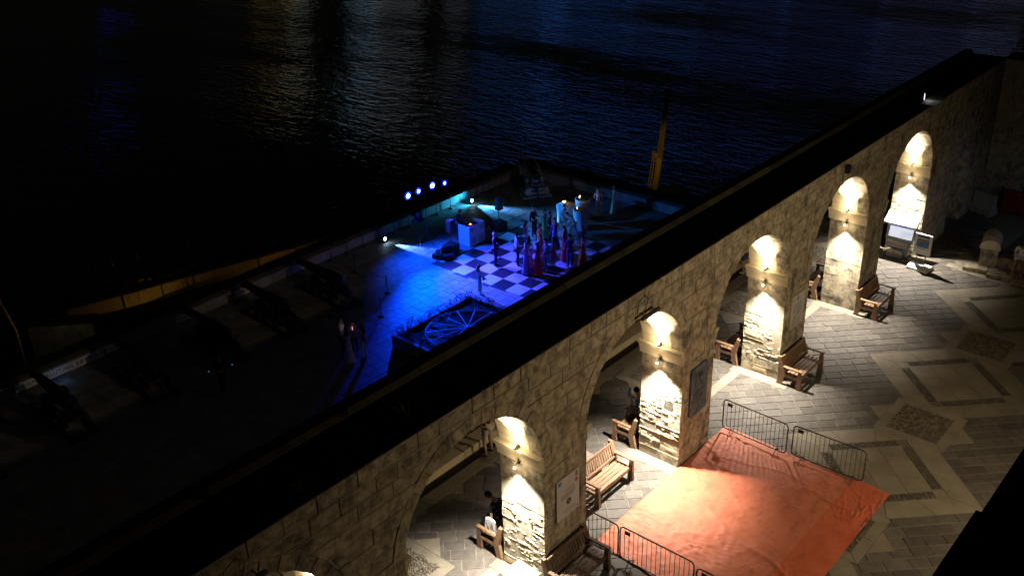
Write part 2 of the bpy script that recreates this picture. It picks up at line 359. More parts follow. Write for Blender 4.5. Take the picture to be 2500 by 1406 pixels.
def block_data(poly, fr, p, rough=0, depth=.018, bev=.0055):
    """poly: 4 corners (a,b) counter-clockwise; fr(a,b,h) -> xyz, h = proud height above the face; returns verts, faces"""
    cx = sum(q[0] for q in poly)/4; cy = sum(q[1] for q in poly)/4
    g = .0020
    def ins(q, k):
        dx, dy = cx-q[0], cy-q[1]; return (q[0]+(k if dx > 0 else -k if dx < 0 else 0), q[1]+(k if dy > 0 else -k if dy < 0 else 0))
    o = [ins(q, g) for q in poly]; i_ = [ins(q, g+bev) for q in poly]
    vs = [fr(a, b, -depth) for a, b in o]+[fr(a, b, p-bev*.8) for a, b in o]
    fs = []
    for k in range(4): j = (k+1) % 4; fs.append((k, j, 4+j, 4+k))
    if not rough:
        vs += [fr(a, b, p) for a, b in i_]
        for k in range(4): j = (k+1) % 4; fs.append((4+k, 4+j, 8+j, 8+k))
        fs.append((8, 9, 10, 11)); return vs, fs
    # eroded face: a fine grid pushed in and out by noise
    wd = max(abs(o[1][0]-o[0][0]), .05); hg = max(abs(o[3][1]-o[0][1]), .05)
    st_ = .019 if rough > 1 else .05
    n, m = max(3, int(wd/st_)), max(3, int(hg/st_))
    base = len(vs); idx = {}
    for jj in range(m+1):
        for ii in range(n+1):
            s, t = ii/n, jj/m
            a = (o[0][0]*(1-s)+o[1][0]*s)*(1-t)+(o[3][0]*(1-s)+o[2][0]*s)*t
            b = (o[0][1]*(1-s)+o[1][1]*s)*(1-t)+(o[3][1]*(1-s)+o[2][1]*s)*t
            ej = min(s*n, (1-s)*n, t*m, (1-t)*m, 1)
            e = 1 if rough > 1 else min(s*n, (1-s)*n, t*m, (1-t)*m, 2)/2
            q = fr(a, b, 0); L_ = q[0]*1.0+q[1]
            d1 = fbm(L_*3.4+q[2]*1.2, q[2]*11-L_*1.8, 3.1, 5); rd = 1-abs(fbm(L_*2.6, q[2]*9+L_*1.5, 8.0, 4))*2.4; d2 = fbm(L_*20, q[2]*30, 1.0, 4)
            h = p*(.4 if rough > 1 else 1)+rough*(d1*.029+max(rd, -.7)*.013-.020+d2*.014)*e-(1-e)*.010*(1+rough)-(1-ej)*.012
            idx[ii, jj] = len(vs); vs.append(fr(a, b, max(h, -.09)))
    for jj in range(m):
        for ii in range(n): fs.append((idx[ii, jj], idx[ii+1, jj], idx[ii+1, jj+1], idx[ii, jj+1]))
    # skirt from outer ring to mid ring
    ring = [idx[i, 0] for i in range(n+1)]+[idx[n, j] for j in range(1, m+1)]+[idx[i, m] for i in range(n-1, -1, -1)]+[idx[0, j] for j in range(m-1, 0, -1)]
    b0 = len(vs)
    for r in ring:
        v = Vector(vs[r]); nn = Vector(fr(0, 0, 1))-Vector(fr(0, 0, 0)); vs.append(tuple(v-nn*.07))
    for k in range(len(ring)): j = (k+1) % len(ring); fs.append((ring[j], ring[k], b0+k, b0+j))
    return vs, fs
FRONT = lambda a, b, h: (a, -h, b)
pieces = []     # (visible size key, name, verts, faces, material)
def seen_key(P):
    u, v, z = px(P)
    return z if (-40 < u < 2540 and -40 < v < 1446) else z+500
def add_piece(name, vs, fs, m, ctr, bias=0): pieces.append((seen_key(ctr)+bias, name, vs, fs, m))
# courses
ZC = [HS*k/12 for k in range(13)]+[HS+(HT-HS)*k/8 for k in range(1, 9)]
def front_rows():
    RING = .30
    for r in range(len(ZC)-1):
        z0, z1 = ZC[r], ZC[r+1]
        segs = []; left = (WX0, WX0)
        for op in OPEN:
            c = (op[0]+op[1])/2; s = op[2]
            ring0 = RING if z0 >= s-.001 else 0.
            h0 = half(op, z0+.0005, ring0 if z0 >= s-.01 else 0); h1 = half(op, z1, ring0) if z0 >= s-.01 else half(op, min(z1, s), 0)
            if op[2] != HS and z0 < s < z1: h0 = h1 = (op[1]-op[0])/2+.3
            if h0 == 0: continue
            segs.append((left, (c-h0, c-h1))); left = (c+h0, c+h1)
        segs.append((left, (WX1, WX1)))
        for (L, Rr) in segs:
            a, b = max(L), min(Rr)
            if b-a < .12:
                if min(b, Rr[1])-a > -.5 and min(Rr)-max(L) > .02: cuts = []
                else:
                    continue
            else:
                n = max(1, round((b-a)/(.62 if r < 12 else .74))); st = (b-a)/n
                off = .5 if r % 2 else 0
                cuts = [a+st*(k+R_.uniform(-.22, .22)+(off-.25)*.8) for k in range(1, n)] if n > 1 else []
            xs0 = [L[0]]+cuts+[Rr[0]]; xs1 = [L[1]]+cuts+[Rr[1]]
            for k in range(len(xs0)-1):
                if xs0[k+1]-xs0[k] < .04 and xs1[k+1]-xs1[k] < .04: continue
                poly = [(xs0[k], z0), (xs0[k+1], z0), (max(xs1[k+1], xs1[k]+.01), z1), (xs1[k], z1)]
                xm = (xs0[k]+xs1[k+1])/2
                p = R_.uniform(-.004, .008)
                top = r >= len(ZC)-4
                rough = 0
                if (top and R_.random() < .8) or (r > 11 and R_.random() < .35): rough = .45
                if xm > 22: rough = .5 if R_.random() < .6 else 0
                vs, fs = block_data(poly, FRONT, p, rough)
                add_piece('stone_block', vs, fs, M['stone'], (xm, 0, (z0+z1)/2))
front_rows()
# voussoirs round every arch
def voussoirs():
    for op in OPEN:
        a, b, s = op; c = (a+b)/2; R = (b-a)/2; n = 17 if R > 1 else 9
        for k in range(n):
            t0, t1 = pi*k/n, pi*(k+1)/n; R0, R1 = R+.004, R+.30-.004
            P = lambda t, rr: (c-rr*cos(t), s+rr*sin(t))
            g = .007/R
            ring = [P(t0+g, R0), P(t1-g, R0), P(t1-g*.8, R1), P(t0+g*.8, R1)]
            p = R_.uniform(0, .006); ctr = (sum(q[0] for q in ring)/4, sum(q[1] for q in ring)/4)
            sh = lambda q, f: (ctr[0]+(q[0]-ctr[0])*f, ctr[1]+(q[1]-ctr[1])*f)
            # the stone also forms the first part of the soffit
            vs = [(q[0], .36, q[1]) for q in ring]+[(q[0], -p+.01, q[1]) for q in ring]+[(sh(q, .94)[0], -p, sh(q, .94)[1]) for q in ring]
            fs = []
            for i in range(4): j = (i+1) % 4; fs += [(j, i, 4+i, 4+j), (4+j, 4+i, 8+i, 8+j)]
            fs.append((11, 10, 9, 8))
            add_piece('voussoir', vs, fs, M['stone'], (ctr[0], 0, ctr[1]), -3)
            # soffit stones behind it
            for (ya, yb) in ((.37, .80), (.81, 1.245)):
                q0, q1 = P(t0+g, R0), P(t1-g, R0); o0, o1 = P(t0+g, R+.03), P(t1-g, R+.03)
                vs = [(q0[0], ya, q0[1]), (q1[0], ya, q1[1]), (q1[0], yb, q1[1]), (q0[0], yb, q0[1]), (o0[0], ya, o0[1]), (o1[0], ya, o1[1]), (o1[0], yb, o1[1]), (o0[0], yb, o0[1])]
                fs = [(0, 1, 2, 3), (4, 7, 6, 5), (0, 4, 5, 1), (1, 5, 6, 2), (2, 6, 7, 3), (3, 7, 4, 0)]
                seen = (t0+t1)/2 > pi*.45
                add_piece('soffit_stone', vs, fs, M['stone_clean'], (q0[0], ya, q0[1]), -3 if seen and R > 1 else 900)
voussoirs()
# reveals of the piers (the side that faces the picture, and the hidden side)
def reveals():
    for op in OPEN:
        for side in (0, 1):
            x = op[side]; sgn = -1 if side else 1      # side 1: the face looks towards -X and is seen
            lit = side == 1 and op[1] in PIERX
            fr = (lambda a, b, h, x=x: (x-h, a, b)) if side else (lambda a, b, h, x=x: (x+h, a, b))
            rows = [z for z in ZC if z <= HS+.01] if op[2] == HS else [op[2]*k/8 for k in range(9)]
            for r in range(len(rows)-1):
                z0, z1 = rows[r], rows[r+1]
                n = R_.choice((2, 2, 3)); cuts = sorted([D*(k+R_.uniform(-.22, .22))/n for k in range(1, n)])
                ys = [-.002]+cuts+[D]
                hole = lit and x == 5.6 and r == 6
                if hole: ys = [-.002, .25, .51, .88, D]
                for k in range(len(ys)-1):
                    rough = 0
                    if hole and k == 1: continue
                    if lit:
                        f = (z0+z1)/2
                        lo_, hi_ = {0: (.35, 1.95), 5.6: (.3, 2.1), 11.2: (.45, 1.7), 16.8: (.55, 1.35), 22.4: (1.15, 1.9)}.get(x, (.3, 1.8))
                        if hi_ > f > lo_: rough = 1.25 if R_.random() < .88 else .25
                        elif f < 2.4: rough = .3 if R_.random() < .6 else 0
                    p = R_.uniform(-.003, .008) if not rough else R_.uniform(-.035, .02)
                    poly = [(ys[k], z0), (ys[k+1], z0), (ys[k+1], z1), (ys[k], z1)]
                    vs, fs = block_data(poly, fr, p, rough)
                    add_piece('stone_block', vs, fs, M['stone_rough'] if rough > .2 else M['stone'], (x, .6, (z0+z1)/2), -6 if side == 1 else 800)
reveals()
# emit: the 300 stone blocks that show largest are parts, the others one joined part; same for the other kinds
def emit(parent, plist, cap=300):
    by = {}
    for p in sorted(plist, key=lambda q: q[0]): by.setdefault(p[1], []).append(p)
    for name, L in by.items():
        rest = {}
        for i, (k, nm, vs, fs, m) in enumerate(L):
            if i < cap and k < 400:
                mb = MB(); mb.add(vs, fs); mb.obj(name, m, parent)
            else:
                rest.setdefault(m.name, (MB(), m))[0].add(vs, fs)
        for (mb, m) in rest.values():
            o = mb.obj(name+'_field', m, parent); o['kind'] = 'stuff'
emit(arc, pieces)
# impost mouldings
def impost(x, side, z=HI, R=1):
    s = -1 if side else 1
    prof = [(0, -.40), (.03, -.40), (.035, -.27), (.06, -.25), (.075, -.17), (.11, -.11), (.14, -.085), (.165, -.08), (.165, 0), (0, .0)]
    mb = MB()
    f = lambda y: (lambda q: (x+s*q[0], y, z+q[1]))
    mb.prism(prof if side else prof[::-1], f(-.012), f(D+.055))
    mb.obj('impost', M['stone_clean'], arc)
for op in OPEN[:-1]:
    for side in (0, 1): impost(op[side], side)
# coping: slabs on top and a raised rim along the seaward edge
x = WX0
while x < WX1:
    L = R_.uniform(1.2, 1.9); x1 = min(x+L, WX1+.05)
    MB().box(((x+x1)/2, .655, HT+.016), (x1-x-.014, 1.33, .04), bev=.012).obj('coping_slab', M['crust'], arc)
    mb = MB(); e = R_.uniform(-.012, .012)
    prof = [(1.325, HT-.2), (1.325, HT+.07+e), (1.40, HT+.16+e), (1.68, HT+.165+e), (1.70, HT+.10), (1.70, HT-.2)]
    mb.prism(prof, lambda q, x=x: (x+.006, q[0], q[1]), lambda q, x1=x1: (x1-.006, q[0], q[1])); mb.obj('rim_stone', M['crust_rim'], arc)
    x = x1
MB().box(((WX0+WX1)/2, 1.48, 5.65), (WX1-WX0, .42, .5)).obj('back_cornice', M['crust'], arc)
# putlog hole in the third pier's lit face: its shade painted as a dark box
MB().box((5.6+.028, .38, 1.82), (.04, .255, .27)).obj('putlog_hole', M['earth'], arc)
# bulbs on the reveals
for x in PIERX:
    for z, up, lab in ((3.60, 1, 'upper'), (3.14, -1, 'lower')):
        i = PIERX.index(x)
        nm = ['the pier cut by the bottom edge', 'the pier beside the white notice board', 'the pier with the slate plaque', 'the pier with the framed text board', 'the pier behind the second farthest bench', 'the pier above the information kiosk'][i]
        t = empty('wall_lamp', (x-.015, .66, z), 0, 'small %s wall lamp shining %s on %s' % (lab, 'up' if up > 0 else 'down', nm), 'wall lamp', 'lamps on the arcade piers')
        b = MB(); b.box((-.03, 0, 0), (.06, .05, .05), bev=.006); b.tube([(-.05, 0, 0), (-.16, 0, -.01*up), (-.17, 0, .03*up)], .009, 6); b.obj('bracket', M['steel'], t)
        g = MB(); g.lathe([(.010, -.03), (.026, -.018), (.031, 0), (.024, .022), (.010, .03)], (-.17, 0, .05*up), 12); g.obj('bulb', M['bulb'], t, True)

# end wall at the far right, running back towards the garden
ew = empty('end_wall', (WX1, 0, 0), label='tall stone wall closing the terrace beyond the last arch at a right angle', cat='wall')
MB().box((.45, -7.0, HT/2), (.84, 14, HT-.01)).obj('wall_core', M['mortar'], ew)
pieces = []
fr = lambda a, b, h: (.03-h, -a, b)
for r in range(len(ZC)-1):
    a = 0.
    while a < 13.9:
        b = min(a+R_.uniform(.5, .85), 14)
        vs, fs = block_data([(-b, ZC[r]), (-a, ZC[r]), (-a, ZC[r+1]), (-b, ZC[r+1])], lambda q, z, h: fr(-q, z, h), R_.uniform(-.004, .008), .4 if R_.random() < .3 else 0)
        pieces.append((seen_key((WX1, -a, ZC[r])), 'stone_block', vs, fs, M['stone'])); a = b
emit(ew, pieces)
MB().box((.45, -7, HT+.02), (1.0, 14.1, .05), bev=.01).obj('coping', M['crust'], ew)

# ------------------------------------------------------------------ terrace paving
def occluded(P):
    """behind the arcade's stone as seen from the camera"""
    P = Vector(P)
    if P.y < 0: return False
    t = (0-CAM.y)/(P.y-CAM.y); q = CAM+(P-CAM)*t
    if q.z > HT or q.z < 0: return False
    for op in OPEN:
        c = (op[0]+op[1])/2; h = half(op, q.z, 0)
        if h and abs(q.x-c) < h: break
    else: return True
    t = (D-CAM.y)/(P.y-CAM.y); q = CAM+(P-CAM)*t
    for op in OPEN:
        c = (op[0]+op[1])/2; h = half(op, q.z, 0)
        if h and abs(q.x-c) < h: return False
    return P.y > D
def slab_piece(quad, z, th, h, bev=.008, flip=False):
    n = len(quad); cx = sum(q[0] for q in quad)/n; cy = sum(q[1] for q in quad)/n
    def sh(q, k):
        d = Vector((cx-q[0], cy-q[1])); l = d.length or 1; return (q[0]+d.x/l*k, q[1]+d.y/l*k)
    vs = [(q[0], q[1], z-th) for q in quad]+[(q[0], q[1], z+h-bev*.6) for q in quad]+[(*sh(q, bev*1.3), z+h) for q in quad]
    fs = []
    for i in range(n): j = (i+1) % n; fs += [(i, j, n+j, n+i), (n+i, n+j, 2*n+j, 2*n+i)]
    fs.append(tuple(2*n+i for i in range(n))); return vs, fs
def area(q): return .5*sum(q[i][0]*q[(i+1) % len(q)][1]-q[(i+1) % len(q)][0]*q[i][1] for i in range(len(q)))
def ccw(q): return q if area(q) > 0 else q[::-1]
def clip(poly, a, b, c):
    """keep a*x+b*y<=c"""
    out = []
    for i in range(len(poly)):
        p, q = poly[i], poly[(i+1) % len(poly)]; fp, fq = a*p[0]+b*p[1]-c, a*q[0]+b*q[1]-c
        if fp <= 0: out.append(p)
        if (fp < 0 < fq) or (fq < 0 < fp): t = fp/(fp-fq); out.append((p[0]+(q[0]-p[0])*t, p[1]+(q[1]-p[1])*t))
    return out
TG = tag(MB().box((6.5, -5.5, -.6-.014), (49, 24, 1.2)).obj('terrace_ground', M['joint']), kind='structure')
# the near block of garden ground stops at the viewing bastion; pattern centres measured on the ground
FR = [(14.35-5.56*k, -4.20) for k in range(-2, 4)]
CO = [(17.06-5.52*k, -4.22) for k in range(-1, 4)]+[(20.35-5.55*k, 3.0) for k in range(-1, 5)]
def in_pale(x, y, mrg=.0):
    for cx, cy in FR:
        if abs(x-cx)+abs(y-cy) < 2.66-mrg: return True
    for cx, cy in CO:
        dx, dy = abs(x-cx), abs(y-cy)
        if max(dx, dy) < .98-mrg or dx+dy < 1.47-mrg: return True
    return False
pav = []
S2 = sqrt(.5)
def paver_field():
    H, Lp = .355, .545
    for r in range(-70, 70):
        t0 = r*H; off = R_.uniform(0, Lp)
        k = -60.
        s = -32+off
        while s < 32:
            L = Lp*R_.uniform(.82, 1.15); s1 = s+L; g = .011
            q = [(s+g, t0+g), (s1-g, t0+g), (s1-g, t0+H-g), (s+g, t0+H-g)]
            sk = .0
            W = [((a-b*sk)*S2+b*S2+6.0, -(a-b*sk)*S2+b*S2-1.0) for a, b in q]
            cx = sum(p[0] for p in W)/4; cy = sum(p[1] for p in W)/4; s = s1
            if not (-16 < cx < 29.4 and -14 < cy < 4.1): continue
            if cy > 4.0 or cx > 22.3 and cy < -1.2: continue
            if all(in_pale(p[0], p[1], .02) for p in W): continue
            q2 = ccw(W); q2 = clip(q2, 0, 1, 4.05)
            if len(q2) < 3: continue
            key = seen_key((cx, cy, 0))
            if occluded((cx, cy, 0)): key += 500
            if 1.75 < cx < 7.8 and -4.6 < cy < -.2: key += 500
            vs, fs = slab_piece(q2, 0, .02, R_.uniform(-.003, .003), .007)
            pav.append((key, 'paver', vs, fs, M['paver']))
paver_field()
emit(TG, pav)
# pale geometric bands, setts and cobbles
ZP = .009
def pale_poly(q, z=ZP, name='pale_slab', g=.006):
    q = ccw(q)
    cx = sum(p[0] for p in q)/len(q); cy = sum(p[1] for p in q)/len(q)
    q = [(p[0]+(cx-p[0])*g/max(.2, hypot(cx-p[0], cy-p[1])), p[1]+(cy-p[1])*g/max(.2, hypot(cx-p[0], cy-p[1]))) for p in q]
    vs, fs = slab_piece(q, z, .02, 0, .004); mb = MB(); mb.add(vs, fs); return mb.obj(name, M['pale'], TG)
def seg_band(c, h0, h1, gap_sides=()):
    """a diamond ring |dx|+|dy| between h0 and h1 cut in slabs"""
    cx, cy = c; cor = [(1, 0), (0, 1), (-1, 0), (0, -1)]
    for i in range(4):
        a, b = cor[i], cor[(i+1) % 4]; n = 3
        for k in range(n):
            t0, t1 = k/n, (k+1)/n
            P = lambda t, h: (cx+h*(a[0]*(1-t)+b[0]*t), cy+h*(a[1]*(1-t)+b[1]*t))
            yield [P(t0, h0), P(t1, h0), P(t1, h1), P(t0, h1)]
setts = MB(); beds = MB()
def sett_strip(p, q, wd, n_across):
    p, q = Vector(p), Vector(q); d = q-p; L = d.length; d.normalize(); nrm = Vector((-d.y, d.x)); n = int(L/.115)
    beds.add([(*(p), ZP+.003), (*(q), ZP+.003), (*(q+nrm*wd), ZP+.003), (*(p+nrm*wd), ZP+.003)], [(0, 1, 2, 3)])
    for i in range(n):
        for j in range(n_across):
            a = p+d*(L*(i+.06+R_.uniform(0, .05))/n)+nrm*(wd*(j+.08)/n_across); b = p+d*(L*(i+.92)/n)+nrm*(wd*(j+.92)/n_across)
            e1 = d*((b-a).dot(d)); e2 = nrm*((b-a).dot(nrm)); c0 = a+e1; c1 = a+e1+e2; c2 = a+e2
            vs, fs = slab_piece(ccw([tuple(a), tuple(c0), tuple(c1), tuple(c2)]), ZP+.003, .004, R_.uniform(.006, .012), .012); setts.add(vs, fs)
for c in FR:
    vis = seen_key((c[0], c[1], 0)) < 400
    for q in seg_band(c, 1.78, 2.66): pale_poly([p for p in q])
    # two L-shaped bands of setts, the gaps between them filled with pale stone
    cx, cy = c
    A = lambda s, t: (cx+s*S2-t*S2, cy+s*S2+t*S2)     # frame along the diamond's sides
    o = 1.78*S2; i_ = 1.41*S2; wd = o-i_
    gi = i_-.003
    for ia in range(3):
        for ib in range(3): pale_poly([A(-gi+2*gi*ia/3, -gi+2*gi*ib/3), A(-gi+2*gi*(ia+1)/3, -gi+2*gi*ib/3), A(-gi+2*gi*(ia+1)/3, -gi+2*gi*(ib+1)/3), A(-gi+2*gi*ia/3, -gi+2*gi*(ib+1)/3)], ZP)
    sett_strip(A(-o, o), A(o-.34, o), -wd, 3); sett_strip(A(-o, o-wd), A(-o, -o+.34), wd, 3)
    sett_strip(A(o, -o), A(-o+.34, -o), -wd, 3); sett_strip(A(o, -o+wd), A(o, o-.34), wd, 3)
    pale_poly([A(o-.33, o), A(o, o), A(o, o-.33), A(o-wd, o-.33), A(o-wd, o-wd), A(o-.33, o-wd)][:3]+[A(o-wd, o-.33), A(o-.33, o-wd)])
    pale_poly([A(-o+.33, -o), A(-o, -o), A(-o, -o+.33)]+[A(-o+wd, -o+.33), A(-o+.33, -o+wd)])
cob = MB(); ZS = ZP+.0045
for c in CO:
    cx, cy = c
    # star: square ring + four triangular points
    for i in range(4):
        a = i*pi/2; ca, sa = cos(a), sin(a); T = lambda x, y: (cx+x*ca-y*sa, cy+x*sa+y*ca)
        pale_poly([T(.70, -.70), T(.98, -.98), T(.98, 0), T(.70, 0)], ZS); pale_poly([T(.70, 0), T(.98, 0), T(.98, .98), T(.70, .70)], ZS)
        pale_poly([T(.985, -.485), T(1.47, 0), T(.985, .485)], ZS)
    beds.add([(cx-.75, cy-.70, ZP+.0035), (cx+.75, cy-.70, ZP+.0035), (cx+.75, cy+.70, ZP+.0035), (cx-.75, cy+.70, ZP+.0035)], [(0, 1, 2, 3)])
    n = 0
    yy = cy-.70
    while yy < cy+.68:
        xx = cx-.73+R_.uniform(0, .04)
        while xx < cx+.71:
            l = R_.uniform(.055, .095); w_ = R_.uniform(.030, .042); a = R_.uniform(-.4, .4)
            vs = []; h = R_.uniform(.014, .026)
            for (rr, zz) in ((1, 0), (.78, h*.75), (.3, h)):
                for k in range(6):
                    t = 2*pi*k/6+a*.3; vs.append((xx+l/2+rr*l*.5*cos(t), yy+w_/2+rr*w_*.55*sin(t), ZP+.0035+zz))
            fs = []
            for r in range(2):
                for k in range(6): fs.append((r*6+k, r*6+(k+1) % 6, r*6+6+(k+1) % 6, r*6+6+k))
            fs.append((12, 13, 14, 15, 16, 17)); cob.add(vs, fs); xx += l+.006
        yy += .044
o = setts.obj('sett_band', M['sett'], TG); o['kind'] = 'stuff'
o = cob.obj('cobble_bed', M['cobble'], TG, True); o['kind'] = 'stuff'
o = beds.obj('bedding', M['earth'], TG); o['kind'] = 'stuff'
# pale strips: at each pier's foot, along the back of the piers, and before the parapet
for op in OPEN[:-1]:
    x = op[1]
    for k in range(3): pale_poly([(x-.36, -.42+k*.62), (x-.004, -.42+k*.62), (x-.004, .2+k*.62), (x-.36, .2+k*.62)], ZP-.004)
    n = 4; xa, xb = op[0]+.01, op[1]-.37
    for k in range(n): pale_poly([(xa+(xb-xa)*k/n, 1.06), (xa+(xb-xa)*(k+1)/n, 1.06), (xa+(xb-xa)*(k+1)/n, 1.36), (xa+(xb-xa)*k/n, 1.36)], ZP-.004)
x = -16.
while x < 29:
    L = R_.uniform(.9, 1.3); pale_poly([(x, 4.06), (x+L, 4.06), (x+L, 4.46), (x, 4.46)], ZP-.004, 'border_slab'); x += L
# curb line near the right-hand rockery
for k in range(6):
    y = -1.15-k*.85; x0 = 22.62-.14*k; pale_poly([(x0-.42, y), (x0-.02, y), (x0-.16, y-.85), (x0-.56, y-.85)], ZP, 'border_slab')

# low parapet on the seaward side of the terrace, with an iron rail
par = empty('terrace_parapet', (0, 4.72, 0), label='low stone parapet with a thin iron rail along the seaward edge of the terrace', cat='parapet')
MB().box((6.5, -.12, -.03), (49, .24, .04)).obj('gutter', M['sign_black'], par)
x = -17.
while x < 30:
    L = R_.uniform(1.1, 1.7)
    MB().box((x+L/2, .26, .11), (L-.012, .50, .24), bev=.02).obj('parapet_stone', M['stone_clean'], par)
    MB().box((x+L/2, .66, .02), (L-.012, .28, .34), bev=.02).obj('parapet_step', M['crust_rim'], par); x += L
for k in range(30): MB().tube([(-16+k*1.55, .60, .18), (-16+k*1.55, .60, 1.0)], .016, 6).obj('rail_post', M['iron'], par)
for z in (.55, .98): MB().tube([(-17, .60, z), (29, .60, z)], .012, 6).obj('rail', M['iron'], par)
# bastion under the terrace
rw = MB(); rw.box((6.5, 5.33, -2.8), (49, .5, 5.0)); tag(rw.obj('retaining_wall', M['green_wall']), kind='structure')

# ------------------------------------------------------------------ the viewing bastion the picture is taken from
vb = empty('viewing_bastion', (-8, -15, 0), label='unlit bastion ledge cutting the lower right corner of the view', cat='bastion')
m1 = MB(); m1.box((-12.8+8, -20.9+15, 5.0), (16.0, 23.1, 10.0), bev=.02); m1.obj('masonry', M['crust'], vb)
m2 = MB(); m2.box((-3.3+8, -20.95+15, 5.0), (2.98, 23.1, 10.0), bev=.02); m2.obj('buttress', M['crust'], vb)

ORD = 'first second third fourth fifth sixth seventh eighth ninth tenth eleventh twelfth thirteenth fourteenth'.split()
# ------------------------------------------------------------------ saluting battery
ZB = -5.3
BG = tag(MB().box((2, 16.4, ZB-.6-.012), (60, 22.5, 1.2)).obj('battery_ground', M['joint_dark']), kind='structure')
def hidden_low(P):
    P = Vector(P)
    for (Y, Z) in ((0, HT), (1.7, HT+.16)):
        t = (Y-CAM.y)/(P.y-CAM.y); q = CAM+(P-CAM)*t
        if q.z < Z: return True
    return False
CX0, CY0, CL_ = 18.55, 17.62, .905      # chess board: left edge x, y of node (0,0), square size
# node (0,0) of the measured grid lies one square in from the left edge
BX0, BX1 = CX0, CX0+8*CL_; BY1 = CY0+5*CL_; BY0 = CY0-3*CL_
slabs = []
y = 5.6; row = 0
while y < 27.1:
    h = R_.choice((.42, .48, .52)); x = -27.8+R_.uniform(0, .4)
    while x < 31.0:
        L = R_.uniform(.42, .72); x1 = x+L; cx, cy = (x+x1)/2, y+h/2
        if not (BX0-.02 < cx < BX1+.02 and BY0-.02 < cy < BY1+.02) and not (11.6 < cx < 16.2 and 13.4 < cy < 17.7):
            g = .007; q = [(x+g, y+g), (x1-g, y+g), (x1-g, y+h-g), (x+g, y+h-g)]
            if BX0-.6 < cx < BX1+.6 and BY0-.5 < cy < BY1+.5:
                if x1 > BX0 > x: q = clip(q, 1, 0, BX0-.01)
                if x < BX1 < x1 and len(q) > 2: q = clip(q, -1, 0, -BX1-.01)
                if y < BY1 < y+h and len(q) > 2 and BX0 < cx < BX1: q = clip(q, 0, -1, -BY1-.01)
                if y < BY0 < y+h and len(q) > 2 and BX0 < cx < BX1: q = clip(q, 0, 1, BY0-.01)
            if len(q) > 2:
                P = (cx, cy, ZB); key = seen_key(P)
                if hidden_low(P): key += 500
                if not (11 < cx < 30 and 16 < cy < 26): key += 100
                vs, fs = slab_piece(ccw(q), ZB, .02, R_.uniform(-.004, .004), .007)
                if x > 24 or cy < 24 or 1: slabs.append((key, 'flagstone', vs, fs, M['battery']))
        x = x1
    y += h
emit(BG, slabs)
for i in range(8):
    for j in range(8):
        x, y = BX0+j*CL_, BY0+i*CL_
        white = (1-i+j) % 2 != 0
        mb = MB(); n = 3 if white else 1; g = .003
        for a in range(n):
            for b in range(n):
                s = CL_/n; vs, fs = slab_piece([(x+a*s+g, y+b*s+g), (x+(a+1)*s-g, y+b*s+g), (x+(a+1)*s-g, y+(b+1)*s-g), (x+a*s+g, y+(b+1)*s-g)], ZB+.002, .02, 0, .003); mb.add(vs, fs)
        mb.obj('chess_square', M['chess_white' if white else 'chess_black'], BG)
# parapets
def parapet(name, lab, x0, y0, x1, y1, hgt, thick, inner):
    L = hypot(x1-x0, y1-y0); a = atan2(y1-y0, x1-x0)
    e = empty(name, (x0, y0, ZB), a, lab, 'parapet')
    s = 0
    while s < L:
        l = min(R_.uniform(1.0, 1.5), L-s+.01); k = inner
        MB().box((s+l/2, k*.22, hgt/2), (l-.012, .44, hgt), bev=.02).obj('face_stone', M['battery'], e)
        MB().box((s+l/2, k*(.45+thick/2), hgt/2+.03), (l-.01, thick, hgt+.06), bev=.03).obj('parapet_top', M['crust'], e); s += l
    return e
parapet('battery_parapet', 'long dark gun parapet along the seaward edge of the battery, carrying the white gun plates', -28, 27.3, 31.3, 27.3, .50, .75, 1)
parapet('flank_parapet', 'short dark parapet closing the battery behind the candle-lit tables', 31.3, 27.9, 31.3, 5.6, .55, 1.0, 1)
# posts and rope along the parapet
def rope_line(name, lab, pts, hp=.95, sag=.22, grp=None):
    for i, p in enumerate(pts):
        pass
def post(x, y, lab, grp, h=.95):
    e = empty('rope_post', (x, y, ZB), 0, lab, 'rope post', grp)
    b = MB(); b.lathe([(.14, 0), (.14, .025), (.03, .05), (.022, .09), (.022, h-.06), (.035, h-.05), (.03, h), (.01, h+.02)], n=10); b.obj('pole', M['iron'], e, True)
    return e
G1 = 'iron posts standing before the seaward parapet'
for k, x in enumerate([15.6+1.12*i for i in range(14)]): post(x, 27.05, ORD[k]+' thin iron post of the parapet row, counted from the farthest cannon', G1, .75)
ro = MB(); pts = []
for i in range(13):
    for t in range(8): a = t/8; pts.append((15.6+1.12*(i+a), 27.05, ZB+.62-.10*4*a*(1-a)))
ro.tube(pts, .012, 5); tag(ro.obj('barrier_rope', M['rope']), 'thin rope strung between the iron posts along the seaward parapet', 'rope')
G2 = 'posts across the dark part of the battery'
pp = [(15.45, 24.97, 'rope post farthest from the arcade in the dim open floor between guns and planter'), (14.85, 21.95, 'rope post between the farthest gun and the stage lights'), (13.0, 20.4, 'rope post beside the blue-lit paving, nearest the left corner of the planter'), (11.6, 22.3, 'rope post behind the carriage of the second farthest gun')]
for x, y, l in pp: post(x, y, l, G2, .95)
ro = MB(); pts = []
for i in range(3):
    p, q = pp[i], pp[i+1]
    if i == 2: q = (13.0, 20.4, '')
    for t in range(9): a = t/8; pts.append((p[0]*(1-a)+q[0]*a, p[1]*(1-a)+q[1]*a, ZB+.9-.35*4*a*(1-a)))
ro.tube(pts[:18], .014, 5); tag(ro.obj('barrier_rope', M['rope']), 'slack dark rope hanging between posts left of the blue-lit floor', 'rope')
ro = MB(); pts = []
for t in range(21):
    a = t/20; an = pi*(.98+a*.62); pts.append((30.9+3.6*cos(an)*.95, 26.9+3.7*sin(an), ZB+.75-.12*abs(sin(a*pi*5))))
ro.tube(pts, .016, 5); tag(ro.obj('barrier_rope', M['rope']), 'rope curving round the gun on its traversing mount in the far corner', 'rope')
